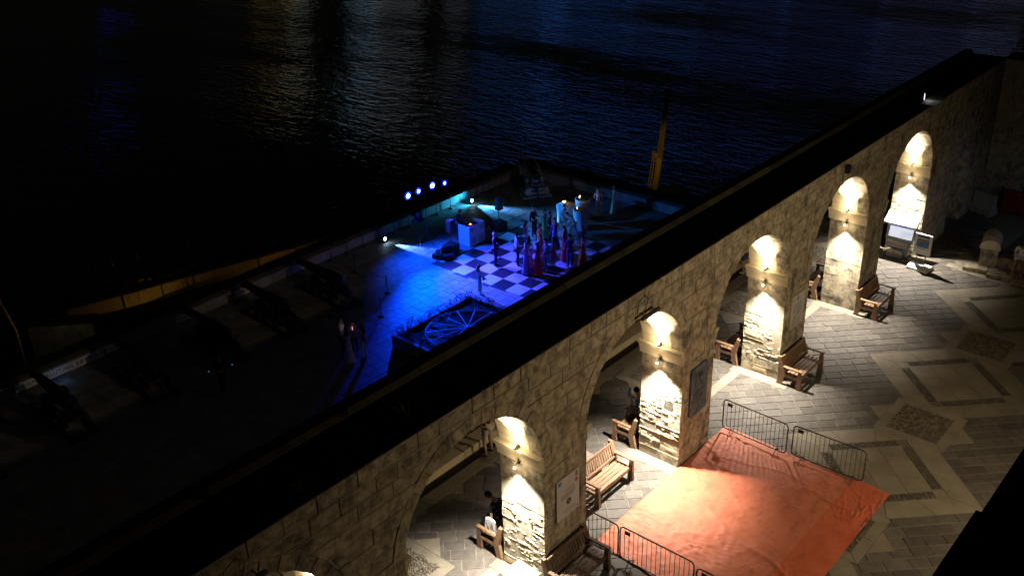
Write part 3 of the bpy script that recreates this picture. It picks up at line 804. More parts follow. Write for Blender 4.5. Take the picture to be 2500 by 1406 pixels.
for i in (0, 5, 10, 15, 20): post(pts[i][0], pts[i][1], ORD[i//5]+' post of the curved rope round the corner gun, counted from the seaward parapet', 'posts round the corner gun', .78)

# cannons along the parapet
def cannon(x, lab):
    e = empty('cannon', (x, 24.6, ZB), radians(-4), lab, 'cannon', 'guns of the saluting battery')
    b = MB(); b.lathe([(.05, -2.05), (.09, -1.98), (.06, -1.9), (.27, -1.82), (.30, -1.6), (.29, -1.0), (.25, -.2), (.20, .7), (.165, 1.45), (.19, 1.52), (.21, 1.62), (.17, 1.7), (.10, 1.71), (.095, 1.4)], (0, 0, 1.18), 18, 'y'); b.obj('barrel', M['iron'], e, True)
    b = MB(); b.tube([(-.42, -.35, 1.14), (.42, -.35, 1.14)], .07, 8); b.obj('trunnion', M['iron'], e)
    for s in (-1, 1):
        poly = [(-1.9, .35), (-.1, .35), (.25, .45), (.2, 1.0), (-.15, 1.2), (-.65, 1.2), (-.75, .95), (-1.2, .9), (-1.25, .72), (-1.7, .68), (-1.9, .55)]
        b = MB(); b.prism(poly, lambda q, s=s: (s*.34, q[0], q[1]), lambda q, s=s: (s*.42, q[0], q[1])); b.obj('cheek', M['carriage'], e)
        for y in (-1.5, .0):
            b = MB(); b.lathe([(.05, -.05), (.26, -.05), (.28, 0), (.26, .05), (.05, .05)], (s*.50, y, .28), 14, 'x'); b.obj('wheel', M['iron'], e)
    for s in (-1, 1):
        b = MB(); b.box((s*.5, -.6, .09), (.10, 4.0, .14), bev=.015); b.obj('slide_rail', M['carriage'], e)
    for y in (-2.4, 1.1):
        b = MB(); b.box((0, y, .10), (1.2, .14, .14), bev=.015); b.obj('cross_beam', M['carriage'], e)
    b = MB(); b.box((0, -1.5, .50), (.66, .5, .1), bev=.01); b.obj('transom', M['carriage'], e)
    b = MB(); b.tube([(0, -2.7, .1), (0, -2.2, .8)], .03, 6); b.obj('elevating_bar', M['iron'], e)
    return e
CAN = [(-.42, 'black cannon beyond the long white lettered board, nearest the left edge of the picture'), (3.07, 'black cannon aimed over the parapet at the right end of the long lettered board'), (6.53, 'black cannon aimed over the parapet directly behind the person holding two lights'),
       (9.73, 'black cannon aimed over the parapet behind the four people in pale clothes'), (12.95, 'farthest black cannon of the row, closest to the stage lights')]
c0 = None
for i, (x, l) in enumerate(CAN):
    if c0 is None: c0 = cannon(x, l)
    else:
        c = copy_tree(c0); c.location.x = x; c['label'] = l
for x in (-4.0, -7.5): 
    c = copy_tree(c0); c.location.x = x; c['label'] = 'black cannon in the dark, %s beyond the left edge of the lettered board' % ('nearest' if x > -5 else 'second'); 
# plates on the parapet face
TEXTS = []
def text(s, size, m, parent, loc, rot, ext=.004, align='CENTER', font_space=1.0):
    cu = bpy.data.curves.new('lettering', 'FONT'); cu.body = s; cu.size = size; cu.extrude = ext; cu.align_x = align; cu.align_y = 'CENTER'; cu.space_character = font_space; cu.resolution_u = 2
    cu.materials.append(m); o = bpy.data.objects.new('lettering', cu); link(o, parent); o.location = loc; o.rotation_euler = rot; TEXTS.append(o); return o
PL = [(.3-.72, 'Nº 1. GUN', 'left of the long lettered board'), (4.02-.55, 'Nº 2. GUN', 'just right of the long lettered board'), (7.05, 'Nº 3. GUN', 'at the cannon muzzle behind the person holding two lights'), (10.26, 'Nº 4. GUN', 'at the muzzle of the cannon behind the four people'), (13.72, 'Nº 5. GUN', 'at the muzzle of the farthest cannon')]
for x, s, l in PL:
    e = empty('gun_plate', (x, 27.27, ZB+.05), 0, 'small white gun number plate %s' % l, 'plate', 'white number plates on the gun parapet')
    b = MB(); b.box((0, 0, .23), (.88, .03, .34), bev=.006); b.obj('plate_board', M['white'], e)
    text(s, .19, M['sign_black'], e, (0, -.018, .23), (pi/2, 0, 0))
e = empty('battery_name_board', (1.62, 27.27, ZB+.02), 0, 'long white board lettered SALUTING BATTERY on the gun parapet', 'sign')
b = MB(); b.box((0, 0, .24), (3.0, .03, .36), bev=.006); b.obj('board', M['white'], e)
text('SALUTING BATTERY', .27, M['sign_black'], e, (0, -.018, .24), (pi/2, 0, 0), font_space=1.12)

# gun on a traversing mount in the far corner
e = empty('traversing_gun', (29.1, 24.4, ZB), radians(-36), 'gun on a stepped blue-grey traversing mount in the far corner of the battery', 'gun')
for (w_, d_, z0, h_, yy) in ((1.75, 1.0, 0, .16, 0), (1.45, .9, .16, .22, .1)):
    b = MB(); b.box((0, yy, z0+h_/2), (w_, d_, h_), bev=.02); b.obj('plinth_step', M['grey_paint'], e)
for s in (-1, 1):
    for (z0, h_, dy) in ((.38, .36, .05), (.74, .34, .2), (1.08, .12, .5), (1.22, .10, .7), (1.34, .10, .95)):
        b = MB(); b.box((s*.45, dy+.15, z0+h_/2), (.17, .3, h_-.02), bev=.01); b.obj('side_block', M['grey_paint'], e)
    b = MB(); b.box((s*.52, -.36, .47), (.34, .10, .32), bev=.02); b.obj('buffer_plate', M['grey_paint'], e)
    b = MB(); b.tube([(s*.42, .6, 1.45), (s*.26, 2.3, 2.05)], .030, 6); b.obj('slide_beam', M['grey_paint'], e)
for (w_, z0, y_) in ((.62, .40, -.1), (.5, .62, .0), (.36, .84, .1), (.24, 1.04, .2)):
    b = MB(); b.box((0, y_, z0+.09), (w_, .3, .17), bev=.01); b.obj('centre_step', M['grey_paint'], e)
b = MB(); b.tube([(-.33, 1.6, 1.80), (.33, 1.6, 1.80)], .024, 6); b.obj('cross_tie', M['grey_paint'], e)
b = MB(); b.lathe([(.1, -1.0), (.19, -.9), (.19, -.1), (.13, .9), (.09, 1.7), (.11, 1.8), (.08, 1.85)], (0, .6, 1.35), 14, 'y'); b.obj('barrel', M['iron'], e, True)

# planter with the spoked round rooflight
pl = empty('planter', (13.9, 15.5, ZB), 0, 'low walled planter edged with clipped shrubs around a round spoked rooflight', 'planter')
for (cx, cy, a, b_) in ((0, 2.32, 5.0, .22), (-2.40, 0, .22, 4.42), (2.40, 0, .22, 4.42), (0, -2.32, 5.0, .22)):
    n = 3
    for k in range(n):
        if a > b_: c_ = (cx-a/2+a*(k+.5)/n, cy); d_ = (a/n-.012, b_)
        else: c_ = (cx, cy-b_/2+b_*(k+.5)/n); d_ = (a, b_/n-.012)
        b = MB(); b.box((c_[0], c_[1], .29), (d_[0], d_[1], .58), bev=.025); b.obj('planter_wall', M['battery'], pl)
b = MB(); b.box((0, 0, .22), (4.5, 4.3, .44)); b.obj('soil', M['ground_dark'], pl)
rl = empty('round_rooflight', (13.75, 15.55, ZB+.5), 0, 'round rooflight with pale spokes meeting at an off-centre hub inside the planter', 'rooflight')
b = MB(); b.lathe([(.02, .08), (1.85, .08), (1.85, .03), (.02, .03)], n=40); b.obj('roof_glass', M['glassroof'], rl)
RA = 1.86
b = MB(); b.tube([(RA*cos(2*pi*k/48), RA*sin(2*pi*k/48), .14) for k in range(48)], .022, 6, True); b.obj('ring', M['grey_paint'], rl)
for k in range(14):
    a = 2*pi*k/14+.13
    b = MB(); b.tube([(.04*cos(a), .04*sin(a), .27), (RA*cos(a), RA*sin(a), .15)], .022, 6); b.obj('spoke', M['white'], rl)
for k in range(6):
    a = 2*pi*k/6+.13; a2 = a+2*pi/12
    b = MB(); b.tube([(RA*cos(a), RA*sin(a), .15), (RA*.62*cos(a2), RA*.62*sin(a2), .20)], .016, 5); b.obj('brace', M['grey_paint'], rl)
b = MB(); b.lathe([(.09, .2), (.09, .30), (.02, .32)], n=12); b.obj('hub', M['grey_paint'], rl)
def shrub(x, y, z, sx, sy, h, lab, grp, nl=160, name='shrub', cat='shrub', leafs=.055):
    e = empty(name, (x, y, z), 0, lab, cat, grp)
    st = MB()
    for k in range(6):
        a = R_.uniform(0, 6.28); st.tube([(R_.uniform(-.4, .4)*sx, R_.uniform(-.4, .4)*sy, 0), (cos(a)*sx*.3, sin(a)*sy*.3, h*.7)], .012, 4)
    st.obj('stem', M['bark'], e)
    lv = MB()
    for k in range(nl):
        u = R_.uniform(-1, 1); v = R_.uniform(-1, 1); t = R_.random()**.7
        r = 1-.35*t; c = (u*sx*.5*r, v*sy*.5*r, h*t*(1+.25*sin(k*1.7)*R_.random()))
        a, b_ = R_.uniform(0, 6.28), R_.uniform(-.9, .9); L = leafs*R_.uniform(.7, 1.5)
        dx, dy, dz = cos(a)*cos(b_)*L, sin(a)*cos(b_)*L, sin(b_)*L; nx, ny = -sin(a)*L*.4, cos(a)*L*.4
        lv.add([c, (c[0]+dx*.5+nx, c[1]+dy*.5+ny, c[2]+dz*.5), (c[0]+dx, c[1]+dy, c[2]+dz), (c[0]+dx*.5-nx, c[1]+dy*.5-ny, c[2]+dz*.5-.01)], [(0, 1, 2, 3)])
    o = lv.obj('foliage', M['leaf'], e); o['kind'] = 'stuff'
    return e
gs = 'low shrubs along the rim of the planter'
for k in range(8): shrub(11.75+k*.62, 17.72, ZB+.44, .66, .42, .52+.12*sin(k*2.3), ORD[k]+' low shrub on the planter edge facing the seaward parapet, counted from the gun side', gs, 210)
for k in range(6): shrub(11.72, 17.1-k*.72, ZB+.44, .42, .74, .42+.1*sin(k*1.9), ORD[k]+' low shrub down the planter side nearest the guns, from the seaward corner', 'shrubs on the gun side of the planter', 190)
for k in range(6): shrub(16.1, 17.1-k*.72, ZB+.44, .42, .74, .42+.12*sin(k*2.9), ORD[k]+' low shrub down the planter side by the standing girl, from the seaward corner', 'shrubs on the girl side of the planter', 190)

# stage lights on two stands
e = empty('stage_light_stand', (20.1, 24.42, ZB), 0, 'black tripod stand carrying a bar of four glowing blue stage lights', 'light stand')
b = MB(); b.tube([(0, 0, .25), (0, 0, 3.05)], .022, 8); b.obj('pole', M['black'], e)
for k in range(3):
    a = 2*pi*k/3+.4; b = MB(); b.tube([(.02*cos(a), .02*sin(a), .85), (.5*cos(a), .5*sin(a), .02)], .014, 5); b.obj('leg', M['black'], e)
b = MB(); b.tube([(-1.3, 0, 3.02), (1.6, 0, 3.02)], .022, 8); b.obj('cross_bar', M['black'], e)
for (X, Z) in ((18.91, -2.11), (19.65, -2.09), (20.67, -2.09), (21.58, -2.23)):
    x = X-20.1; z = Z-ZB; lr = {18.91: .115, 19.65: .085, 20.67: .115, 21.58: .06}[X]
    b = MB(); b.lathe([(.03, -.02), (.15, -.01), (.155, .10), (.07, .22), (.02, .24)], (x, .04, z), 14, 'y'); b.obj('lamp_can', M['black'], e)
    b = MB(); b.lathe([(.01, -.024), (lr-.005, -.016), (lr, -.004), (.01, .0)], (x, -.03, z), 14, 'y'); b.obj('lens', M['led'], e)
    b = MB(); b.lathe([(lr+.002, -.03), (lr+.09, -.02), (lr+.09, -.005), (lr+.002, .0)], (x, -.012, z), 18, 'y'); b.obj('led_ring', M['led_ring'], e)  # added glowing ring, imitates the blue halo of each lamp
e = empty('moving_head_light', (19.75, 24.75, ZB), 0, 'dark unlit moving stage light on a tripod behind the left loudspeaker', 'stage light')
b = MB(); b.tube([(0, 0, .3), (0, 0, 1.35)], .022, 8); b.obj('pole', M['black'], e)
for k in range(3):
    a = 2*pi*k/3; b = MB(); b.tube([(0, 0, .7), (.4*cos(a), .4*sin(a), .02)], .014, 5); b.obj('leg', M['black'], e)
b = MB(); b.box((0, 0, 1.45), (.6, .3, .22), bev=.03); b.obj('base', M['black'], e)
b = MB(); b.lathe([(.05, -.28), (.2, -.2), (.22, .1), (.16, .28), (.04, .3)], (0, 0, 1.78), 12, 'y'); b.obj('head', M['black'], e, True)
for X, Y, l in ((18.95, 26.5, 'floor spotlight beaming from the parapet foot, left of the stage lights'), (25.85, 26.5, 'floor spotlight beaming from the parapet foot, beyond the DJ booth')):
    e = empty('floor_spotlight', (X, Y, ZB), 0, l, 'spotlight', 'floor spotlights at the parapet')
    b = MB(); b.box((0, .1, .03), (.26, .22, .05), bev=.01); b.obj('base', M['black'], e)
    b = MB(); b.lathe([(.05, -.02), (.11, -.01), (.11, .16), (.05, .2)], (0, .06, .2), 12, 'y'); b.obj('lamp_can', M['black'], e)
    b = MB(); b.lathe([(.01, -.03), (.088, -.022), (.09, -.015)], (0, .055, .2), 12, 'y'); b.obj('lens', M['floor_led'], e)
# speakers on subwoofers
def speaker(x, y, rz, lab):
    e = empty('speaker_on_pole', (x, y, ZB), rz, lab+' raised on a pole', 'speaker', 'loudspeakers of the disco')
    b = MB(); b.tube([(0, 0, .5), (0, 0, 1.25)], .02, 8); b.obj('pole', M['iron'], e)
    b = MB(); b.prism([(-.19, -.17), (.19, -.17), (.13, .17), (-.13, .17)], lambda q: (q[0], q[1], 1.2), lambda q: (q[0], q[1], 1.86)); b.obj('cabinet', M['black'], e)
    b = MB(); b.prism([(-.17, 1.24), (.17, 1.24), (.17, 1.82), (-.17, 1.82)], lambda q: (q[0], -.171, q[1]), lambda q: (q[0], -.185, q[1])); b.obj('grille', M['iron'], e)
    s = empty('subwoofer', (x, y, ZB), rz, 'black square subwoofer under '+lab, 'subwoofer', 'subwoofers under the loudspeakers')
    b = MB(); b.box((0, 0, .25), (.68, .62, .48), bev=.015); b.obj('cabinet', M['black'], s)
    b = MB(); b.box((0, -.318, .25), (.58, .012, .38), bev=.003); b.obj('grille', M['iron'], s)
    b = MB(); b.lathe([(.06, .49), (.04, .52), (.02, .53)], n=10); b.obj('pole_socket', M['steel'], s)
speaker(20.15, 22.75, radians(8), 'the loudspeaker left of the DJ booth')
speaker(23.95, 22.75, radians(-10), 'the loudspeaker right of the DJ booth')
for i, (x, y, s, a) in enumerate(((19.35, 22.85, .5, .3), (19.5, 22.35, .42, -.4))):
    e = empty('equipment_case', (x, y, ZB), a, ['black equipment case farther from the chess floor beside the left subwoofer', 'open black equipment case nearer the chess floor beside the left subwoofer'][i], 'case', 'equipment cases beside the subwoofer')
    b = MB(); b.box((0, 0, .14), (s+.15, s, .28), bev=.02); b.obj('body', M['black'], e)
    if i: b = MB(); b.box((0, s*.55, .42), (s+.15, .05, .35), bev=.01); b.obj('lid', M['black'], e)
    else:
        b = MB(); pts = [(.25*cos(t*.7)*(1+.1*sin(t*3)), .2*sin(t*.7), .30+.02*(t % 3)) for t in range(26)]; b.tube(pts, .015, 5); b.obj('cable', M['black'], e)
# DJ booth
e = empty('booth', (21.85, 22.85, ZB), 0, 'white panelled DJ booth with patterned corners beside the chess floor', 'DJ booth')
for (cx, cy, a, b_, nm) in ((0, -.40, 1.16, .04, 'front_panel'), (-.58, .0, .04, .80, 'side_panel'), (.58, .0, .04, .80, 'side_panel')):
    b = MB(); b.box((cx, cy, .56), (a, b_, 1.12), bev=.008); b.obj(nm, M['white'], e)
b = MB(); b.box((0, .0, .90), (1.1, .74, .04), bev=.005); b.obj('table_top', M['black'], e)
for (x, z, w_) in ((-.40, .90, .18), (.36, .90, .26), (-.30, .32, .40), (.28, .30, .46)):
    b = MB(); b.box((x, -.424, z), (w_, .008, .24 if z > .5 else .40)); b.obj('panel_pattern', M['board'], e)
    for k in range(3):
        b = MB(); b.prism([(x-w_*.4+k*w_*.27, z-.09), (x-w_*.4+k*w_*.27+.03, z-.09), (x-w_*.1+k*w_*.2+.03, z+.10), (x-w_*.1+k*w_*.2, z+.10)], lambda q: (q[0], -.428, q[1]), lambda q: (q[0], -.434, q[1])); b.obj('panel_stripe', M['grey_paint'], e)
dk = empty('dj_controller', (21.80, 22.85, ZB+.925), 0, 'small controller with glowing red keys on the DJ booth', 'DJ controller')
b = MB(); b.box((0, 0, .03), (.62, .34, .06), bev=.008); b.obj('body', M['black'], dk)
for s in (-1, 1):
    b = MB(); b.lathe([(.1, 0), (.1, .012), (.02, .016)], (s*.18, .0, .06), 14); b.obj('platter', M['steel'], dk)
b = MB(); b.box((.02, .03, .066), (.14, .10, .012)); b.obj('lit_keys', M['mixer'], dk)
b = MB(); b.box((.10, .12, .066), (.10, .06, .012)); b.obj('lit_display', M['mixer_g'], dk)
# candle-lit cocktail tables
TB = [(26.95, 20.45, .40, 'square-draped white cocktail table nearest the DJ side', 1), (28.1, 20.15, .42, 'tall draped cocktail table farthest from the dancers, beside the two women', 0), (26.75, 19.3, .40, 'round draped cocktail table directly behind the two dancing men in pale suits', 0)]
for i, (x, y, r, l, sq) in enumerate(TB):
    t = empty('cocktail_table', (x, y, ZB), .3*i, l, 'table', 'cocktail tables in the corner')
    b = MB()
    if sq: b.box((0, 0, 1.08), (.72, .72, .03), bev=.008)
    else: b.lathe([(.02, 1.065), (r, 1.065), (r, 1.095), (.02, 1.095)], n=24)
    b.obj('tabletop', M['black'], t); b = MB(); b.tube([(0, 0, .02), (0, 0, 1.06)], .035, 8); b.obj('pole', M['steel'], t)
    b = MB(); b.lathe([(.26, 0), (.25, .03), (.04, .05)], n=16); b.obj('base', M['steel'], t)
    n = 40; vs = []; zs = [0.03, .25, .5, .75, 1.0, 1.104, 1.108]
    for z in zs:
        for k in range(n):
            a = 2*pi*k/n; rr = (r*1.01 if not sq else .37/max(abs(cos(a)), abs(sin(a)))) if z > .95 else None
            if rr is None:
                t_ = (1-z/1.0); base_ = (r if not sq else min(.37/max(abs(cos(a)), abs(sin(a))), .50)); rr = base_*(1.0-.10*sin(pi*(1-t_)) if not sq else 1)+.035*t_*cos(a*9+i)+.02*t_*cos(a*5)
            vs.append((rr*cos(a), rr*sin(a), z))
    vs.append((0, 0, 1.11)); fs = []
    if not sq: MB().lathe([(.01, 1.112), (r*.90, 1.112), (r*.90, 1.122), (.01, 1.122)], n=24).obj('tray', M['black'], t)
    for q in range(len(zs)-1):
        for k in range(n): fs.append((q*n+k, q*n+(k+1) % n, (q+1)*n+(k+1) % n, (q+1)*n+k))
    for k in range(n): fs.append(((len(zs)-1)*n+k, (len(zs)-1)*n+(k+1) % n, len(zs)*n))
    b = MB(); b.add(vs, fs); o = b.obj('tablecloth', M['tcloth'], None, True); o.location = (x, y, ZB); tag(o, ['white cloth falling in corners over the square cocktail table', 'long white cloth over the cocktail table farthest from the dancers', 'white cloth over the round cocktail table behind the dancing men'][i], 'tablecloth', 'white cloths on the cocktail tables')
    for q, (dx, dy) in enumerate([[(-.1, .1), (-.02, .02), (-.16, -.02)], [(-.18, .1), (-.08, .14)], [(-.2, .05)]][i]):
        c = empty('candle', (x+dx, y+dy, ZB+1.122), 0, ORD[q]+' small burning candle on %s' % ['the square cocktail table', 'the cocktail table farthest from the dancers', 'the round cocktail table behind the dancing men'][i], 'candle', 'candles on the cocktail table %s' % ['nearest the DJ', 'by the women', 'by the dancing men'][i])
        b = MB(); b.lathe([(.035, 0), (.035, .09), (.01, .092)], n=8); b.obj('wax', M['tcloth'], c)
        b = MB(); b.lathe([(.008, .095), (.018, .115), (.014, .14), (.003, .18)], n=8); b.obj('flame', M['candle'], c)
    lamp('candle_light', 'POINT', (x-.1, y+.02, ZB+1.42), .9, (1, .62, .25), rad=.03)

# ------------------------------------------------------------------ ledge, mossy wall, mast and crane beyond the battery
def ledge():
    A, B_ = Vector((9.6, 46.5)), Vector((31.0, 41.0)); d = (B_-A); L = d.length; d.normalize(); n = Vector((-d.y, d.x))
    a = atan2(d.y, d.x)
    e = empty('lower_terrace', (A.x, A.y, -12), a, 'amber-lit walled terrace far below the guns with scaffold posts along it', 'terrace')
    s = 0; i = 0
    while s < L:
        l = min(R_.uniform(1.2, 1.8), L-s+.01)
        MB().box((s+l/2, .2, -.48), (l-.02, .4, .95), bev=.02).obj('wall_stone', M['yellow_wall'], e)
        MB().box((s+l/2, 1.35, -.3), (l-.01, 1.85, .5), bev=.01).obj('deck_slab', M['ground_dark'], e)
        s += l
    MB().box((L/2, 2.35, -.2), (L, .16, .5)).obj('rear_kerb', M['green_wall'], e)
    for k in range(13):
        x = .6+k*1.55; h = R_.uniform(1.3, 2.4)
        MB().tube([(x, 2.36, 0), (x+R_.uniform(-.1, .15), 2.36, h)], .035, 5).obj('scaffold_post', M['steel'], e)
        if k % 2: MB().tube([(x+.3, 2.36, 0), (x+.4, 2.5, h*.8)], .03, 5).obj('scaffold_post', M['steel'], e)
    for z in (.65, 1.25): MB().tube([(.5, 2.36, z), (11, 2.4, z+.1), (19.2, 2.36, z)], .022, 5).obj('scaffold_rail', M['steel'], e)
    for x in (3.4, 5.9, 8.0, 12.6, 15.4): MB().tube([(x, -.05, -.95), (x, -.05, .35)], .05, 6).obj('drain_pipe', M['carriage'], e)
    for x0, w_ in ((7.3, 0), ):
        for s_ in (0, .32): MB().tube([(x0+s_, -.12, -1.1), (x0-.05+s_, .05, .1)], .02, 5).obj('ladder_rail', M['carriage'], e)
        for k in range(5): MB().tube([(x0, -.10, -1.0+k*.22), (x0+.32, -.10, -1.0+k*.22)], .015, 5).obj('rung', M['carriage'], e)
    for i, (x, y, w_, d_, h_) in enumerate(((4.3, 1.0, .7, .1, .35), (4.9, .9, .35, .3, .45), (5.4, .8, .25, .3, .40), (6.5, .9, 1.0, .3, .22), (8.0, 1.2, 1.1, .12, .16), (8.5, 1.25, .5, .3, .35), (14.3, 1.3, .3, .1, .5))):
        t = empty('building_material', (A+d*x+n*y).to_3d()+Vector((0, 0, -12.05)), a+R_.uniform(-.4, .4), ['flat pale board lying', 'short upright crate', 'small pale block', 'broad pale panel lying', 'long pale plank lying', 'pile of pale sacking', 'small upright amber board'][i]+' on the amber-lit lower terrace', 'building material', 'building materials on the lower terrace')
        MB().box((0, 0, h_/2), (w_, d_, h_), bev=.03).obj('body', M['yellow_wall'], t)
    for i, (x, s_) in enumerate(((2.2, 1.3), (5.2, .5), (7.2, .8), (9.9, .5))):
        t = empty('dust_sheet', (A+d*x+n*2.3).to_3d()+Vector((0, 0, -11.95)), a, ['widest grey sheet hung between scaffold posts', 'small grey sheet hung near the crates', 'grey sheet hung above the ladder', 'small grey sheet hung right of the ladder'][i]+' on the lower terrace', 'sheet', 'grey sheets on the scaffold')
        vs = []; n_ = 10
        for k in range(n_+1):
            u = k/n_; top = .75-.45*4*u*(1-u)*(.7 if s_ > 1 else 1)
            for j in range(4): vs.append((u*s_-s_/2, .05*sin(u*14+j), top*j/3))
        fs = [(k*4+j, (k+1)*4+j, (k+1)*4+j+1, k*4+j+1) for k in range(n_) for j in range(3)]
        b = MB(); b.add(vs, fs); b.add([(v[0], v[1]+.02, v[2]) for v in vs], [f[::-1] for f in fs]); b.obj('fabric', M['green_wall'], t, True)
    g = MB(); N_ = 40
    vs = []; 
    for i in range(N_+1):
        for j in range(9):
            p = A+d*(-14+i*1.1)-n*(.0+j*1.6); vs.append((p.x, p.y, -12.95-.25*j*.3+.35*fbm(p.x*.4, p.y*.4, 1)*(j > 0)))
    fs = [(i*9+j, (i+1)*9+j, (i+1)*9+j+1, i*9+j+1) for i in range(N_) for j in range(8)]
    g.add(vs, fs); tag(g.obj('lower_ground', M['ground_dark'], None, True), kind='structure')
    # mass the terrace and the battery stand on
    b = MB(); b.prism([(A.x-18, A.y+4.0), (A.x, A.y+2.6), (B_.x, B_.y+2.6), (36, 28.2), (36, 4.8), (-40, 4.8), (-40, 45)], lambda q: (q[0], q[1], WZ-1), lambda q: (q[0], q[1], -14.0))
    tag(b.obj('bastion_rock', M['ground_dark']), kind='structure')
    b = MB(); b.prism([(-30, 28.3), (32.3, 28.3), (32.3, 4.9), (-30, 4.9)], lambda q: (q[0], q[1], -14.2), lambda q: (q[0], q[1], ZB-1.3))
    tag(b.obj('battery_bastion_wall', M['ground_dark']), kind='structure')
ledge()
e = empty('mossy_wall', (4.4, 37.8, -9.6), radians(-44), 'short pale mossy wall end beyond the gun parapet at the left', 'wall')
for k in range(3): MB().box((.1+k*1.1, .25, .6), (1.09, .5, 1.9+.0*k), bev=.03).obj('wall_stone', M['green_wall'], e)
MB().box((1.2, .6, 1.62), (3.4, .9, .12), bev=.02).obj('wall_cap', M['crust'], e)
e = empty('leaning_mast', (2.05, 34, -9.0), 0, 'thin pale mast leaning at the left edge beyond the guns', 'mast')
MB().tube([(0, 0, -1), (.05, 0, 3.1), (-.35, 0, 5.2)], .06, 6).obj('pole', M['yellow_wall'], e)
lamp('street_light', 'POINT', (4.3, 35.2, -6.6), 7, (.9, .85, .5), rad=.1)
lamp('street_light', 'POINT', (3.2, 33.2, -5.6), 5, (1, .55, .15), rad=.1)

cr = empty('harbour_crane', (116.3, 72, -44.2), 0, 'tall yellow and dark telescopic crane mast standing by the water', 'crane')
cr.rotation_euler = (0, radians(6.5), radians(-20))
MB().lathe([(.50, 0), (.50, 6.9), (.42, 7.0)], (0, 0, 0), 16).obj('mast_tube', M['crane_y'], cr, True)
MB().lathe([(.62, 6.8), (.62, 7.1), (.3, 7.15)], n=16).obj('collar', M['crane_d'], cr)
MB().prism([(-.34, -.34), (.34, -.34), (.34, .34), (-.34, .34)], lambda q: (q[0], q[1], 7.0), lambda q: (q[0]*.62, q[1]*.62, 17.4)).obj('telescopic_boom', M['crane_d'], cr)
MB().box((0, 0, 17.6), (.75, .75, .5), bev=.05).obj('boom_head', M['crane_d'], cr)
for s in (-1, 1):
    MB().tube([(-.80, s*.3, -.3), (-.72, s*.3, 7.6)], .06, 5).obj('ladder_rail', M['crane_y'], cr)
    MB().tube([(-1.42, s*.3, -.3), (-1.22, s*.3, 8.1)], .05, 5).obj('ladder_rail', M['crane_y'], cr)
for k in range(14): MB().tube([(-.78, -.3, .2+k*.55), (-1.36, .3, .5+k*.55), (-.78, .3, .8+k*.55)], .035, 4).obj('lattice_brace', M['crane_y'], cr)
MB().box((-.9, 0, 7.4), (.7, .7, .6), bev=.05).obj('winch_box', M['crane_y'], cr)
for z in (1.5, 6.5): MB().box((-.6, 0, z), (1.3, .5, .18), bev=.02).obj('clamp', M['crane_y'], cr)
MB().tube([(-.60, .0, 7.3), (-.38, .0, 17.6)], .05, 5).obj('hoist_cable', M['crane_d'], cr)
tag(MB().box((116, 72, -44.7), (14, 9, 1.1), rz=-.5, bev=.1).obj('quay', M['ground_dark']), kind='structure')

# ------------------------------------------------------------------ garden objects: benches, barriers, carpet, boards
def bench(x, y, rz, lab, grp, dark=False):
    """length along +x from the origin, seat looking towards -y, back at y=0"""
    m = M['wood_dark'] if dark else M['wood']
    e = empty('bench', (x, y, 0), rz, lab, 'bench', grp)
    L = 1.56
    for xx in (0, L-.085):
        poly = [(-.02, 0), (.05, .42), (.055, .50), (0.0, .92), (-.11, .92), (-.10, .50), (-.16, 0)]
        poly = [(-.10, 0), (-.20, .38), (-.16, .55), (-.02, .93), (.08, .93), (-.01, .50), (-.03, .40), (.06, 0)]
        b = MB(); b.prism(poly, lambda q, xx=xx: (xx, q[0], q[1]), lambda q, xx=xx: (xx+.085, q[0], q[1])); b.obj('rear_leg', m, e)
        b = MB(); b.prism([(-.74, 0), (-.70, .60), (-.61, .60), (-.57, 0)], lambda q, xx=xx: (xx, q[0], q[1]), lambda q, xx=xx: (xx+.085, q[0], q[1])); b.obj('front_leg', m, e)
        b = MB(); b.box((xx+.042, -.43, .625), (.10, .62, .045), bev=.01); b.obj('armrest', m, e)
        b = MB(); b.box((xx+.042, -.39, .345), (.06, .48, .10), bev=.008); b.obj('side_rail', m, e)
    for k in range(4):
        b = MB(); b.box((L/2, -.25-.123*k, .425), (L-.18, .106, .028), bev=.007); b.obj('seat_slat', m, e)
    for z, y_, h_ in ((.87, -.035, .11), (.52, -.165, .08)):
        b = MB(); b.box((L/2, y_, z), (L-.17, .035, h_), bev=.008); b.obj('back_rail', m, e)
    for k in range(15):
        xx = .12+(L-.24)*k/14
        b = MB(); b.prism([(-.150, .55), (-.128, .55), (-.038, .83), (-.060, .83)], lambda q, xx=xx: (xx-.026, q[0], q[1]), lambda q, xx=xx: (xx+.026, q[0], q[1])); b.obj('back_slat', m, e)
    b = MB(); b.box((L/2, -.66, .36), (L-.17, .03, .08), bev=.006); b.obj('front_rail', m, e)
    return e
gb = 'teak benches at the arcade'
bench(16.55, -.10, 0, 'teak bench against the front of the pier left of the information kiosk', gb)
bench(11.02, -.10, 0, 'teak bench against the pier with the framed text board', gb)
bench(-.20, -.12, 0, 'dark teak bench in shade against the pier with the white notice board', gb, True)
bench(2.92, 1.36, 0, 'brightly lit teak bench standing alone in the archway beside the orange carpet', gb)
bench(1.53, 1.36, pi, 'teak bench behind the pier with the white notice board, two people in black on it', gb)
bench(7.13, 1.40, pi, 'teak bench behind the pier with the slate plaque, a reader in sky blue on it', gb)
bench(12.70, 1.40, pi, 'empty teak bench behind the pier with the framed text board', gb)
bench(18.30, 1.42, pi, 'empty teak bench behind the pier farthest right that has benches both sides', gb)

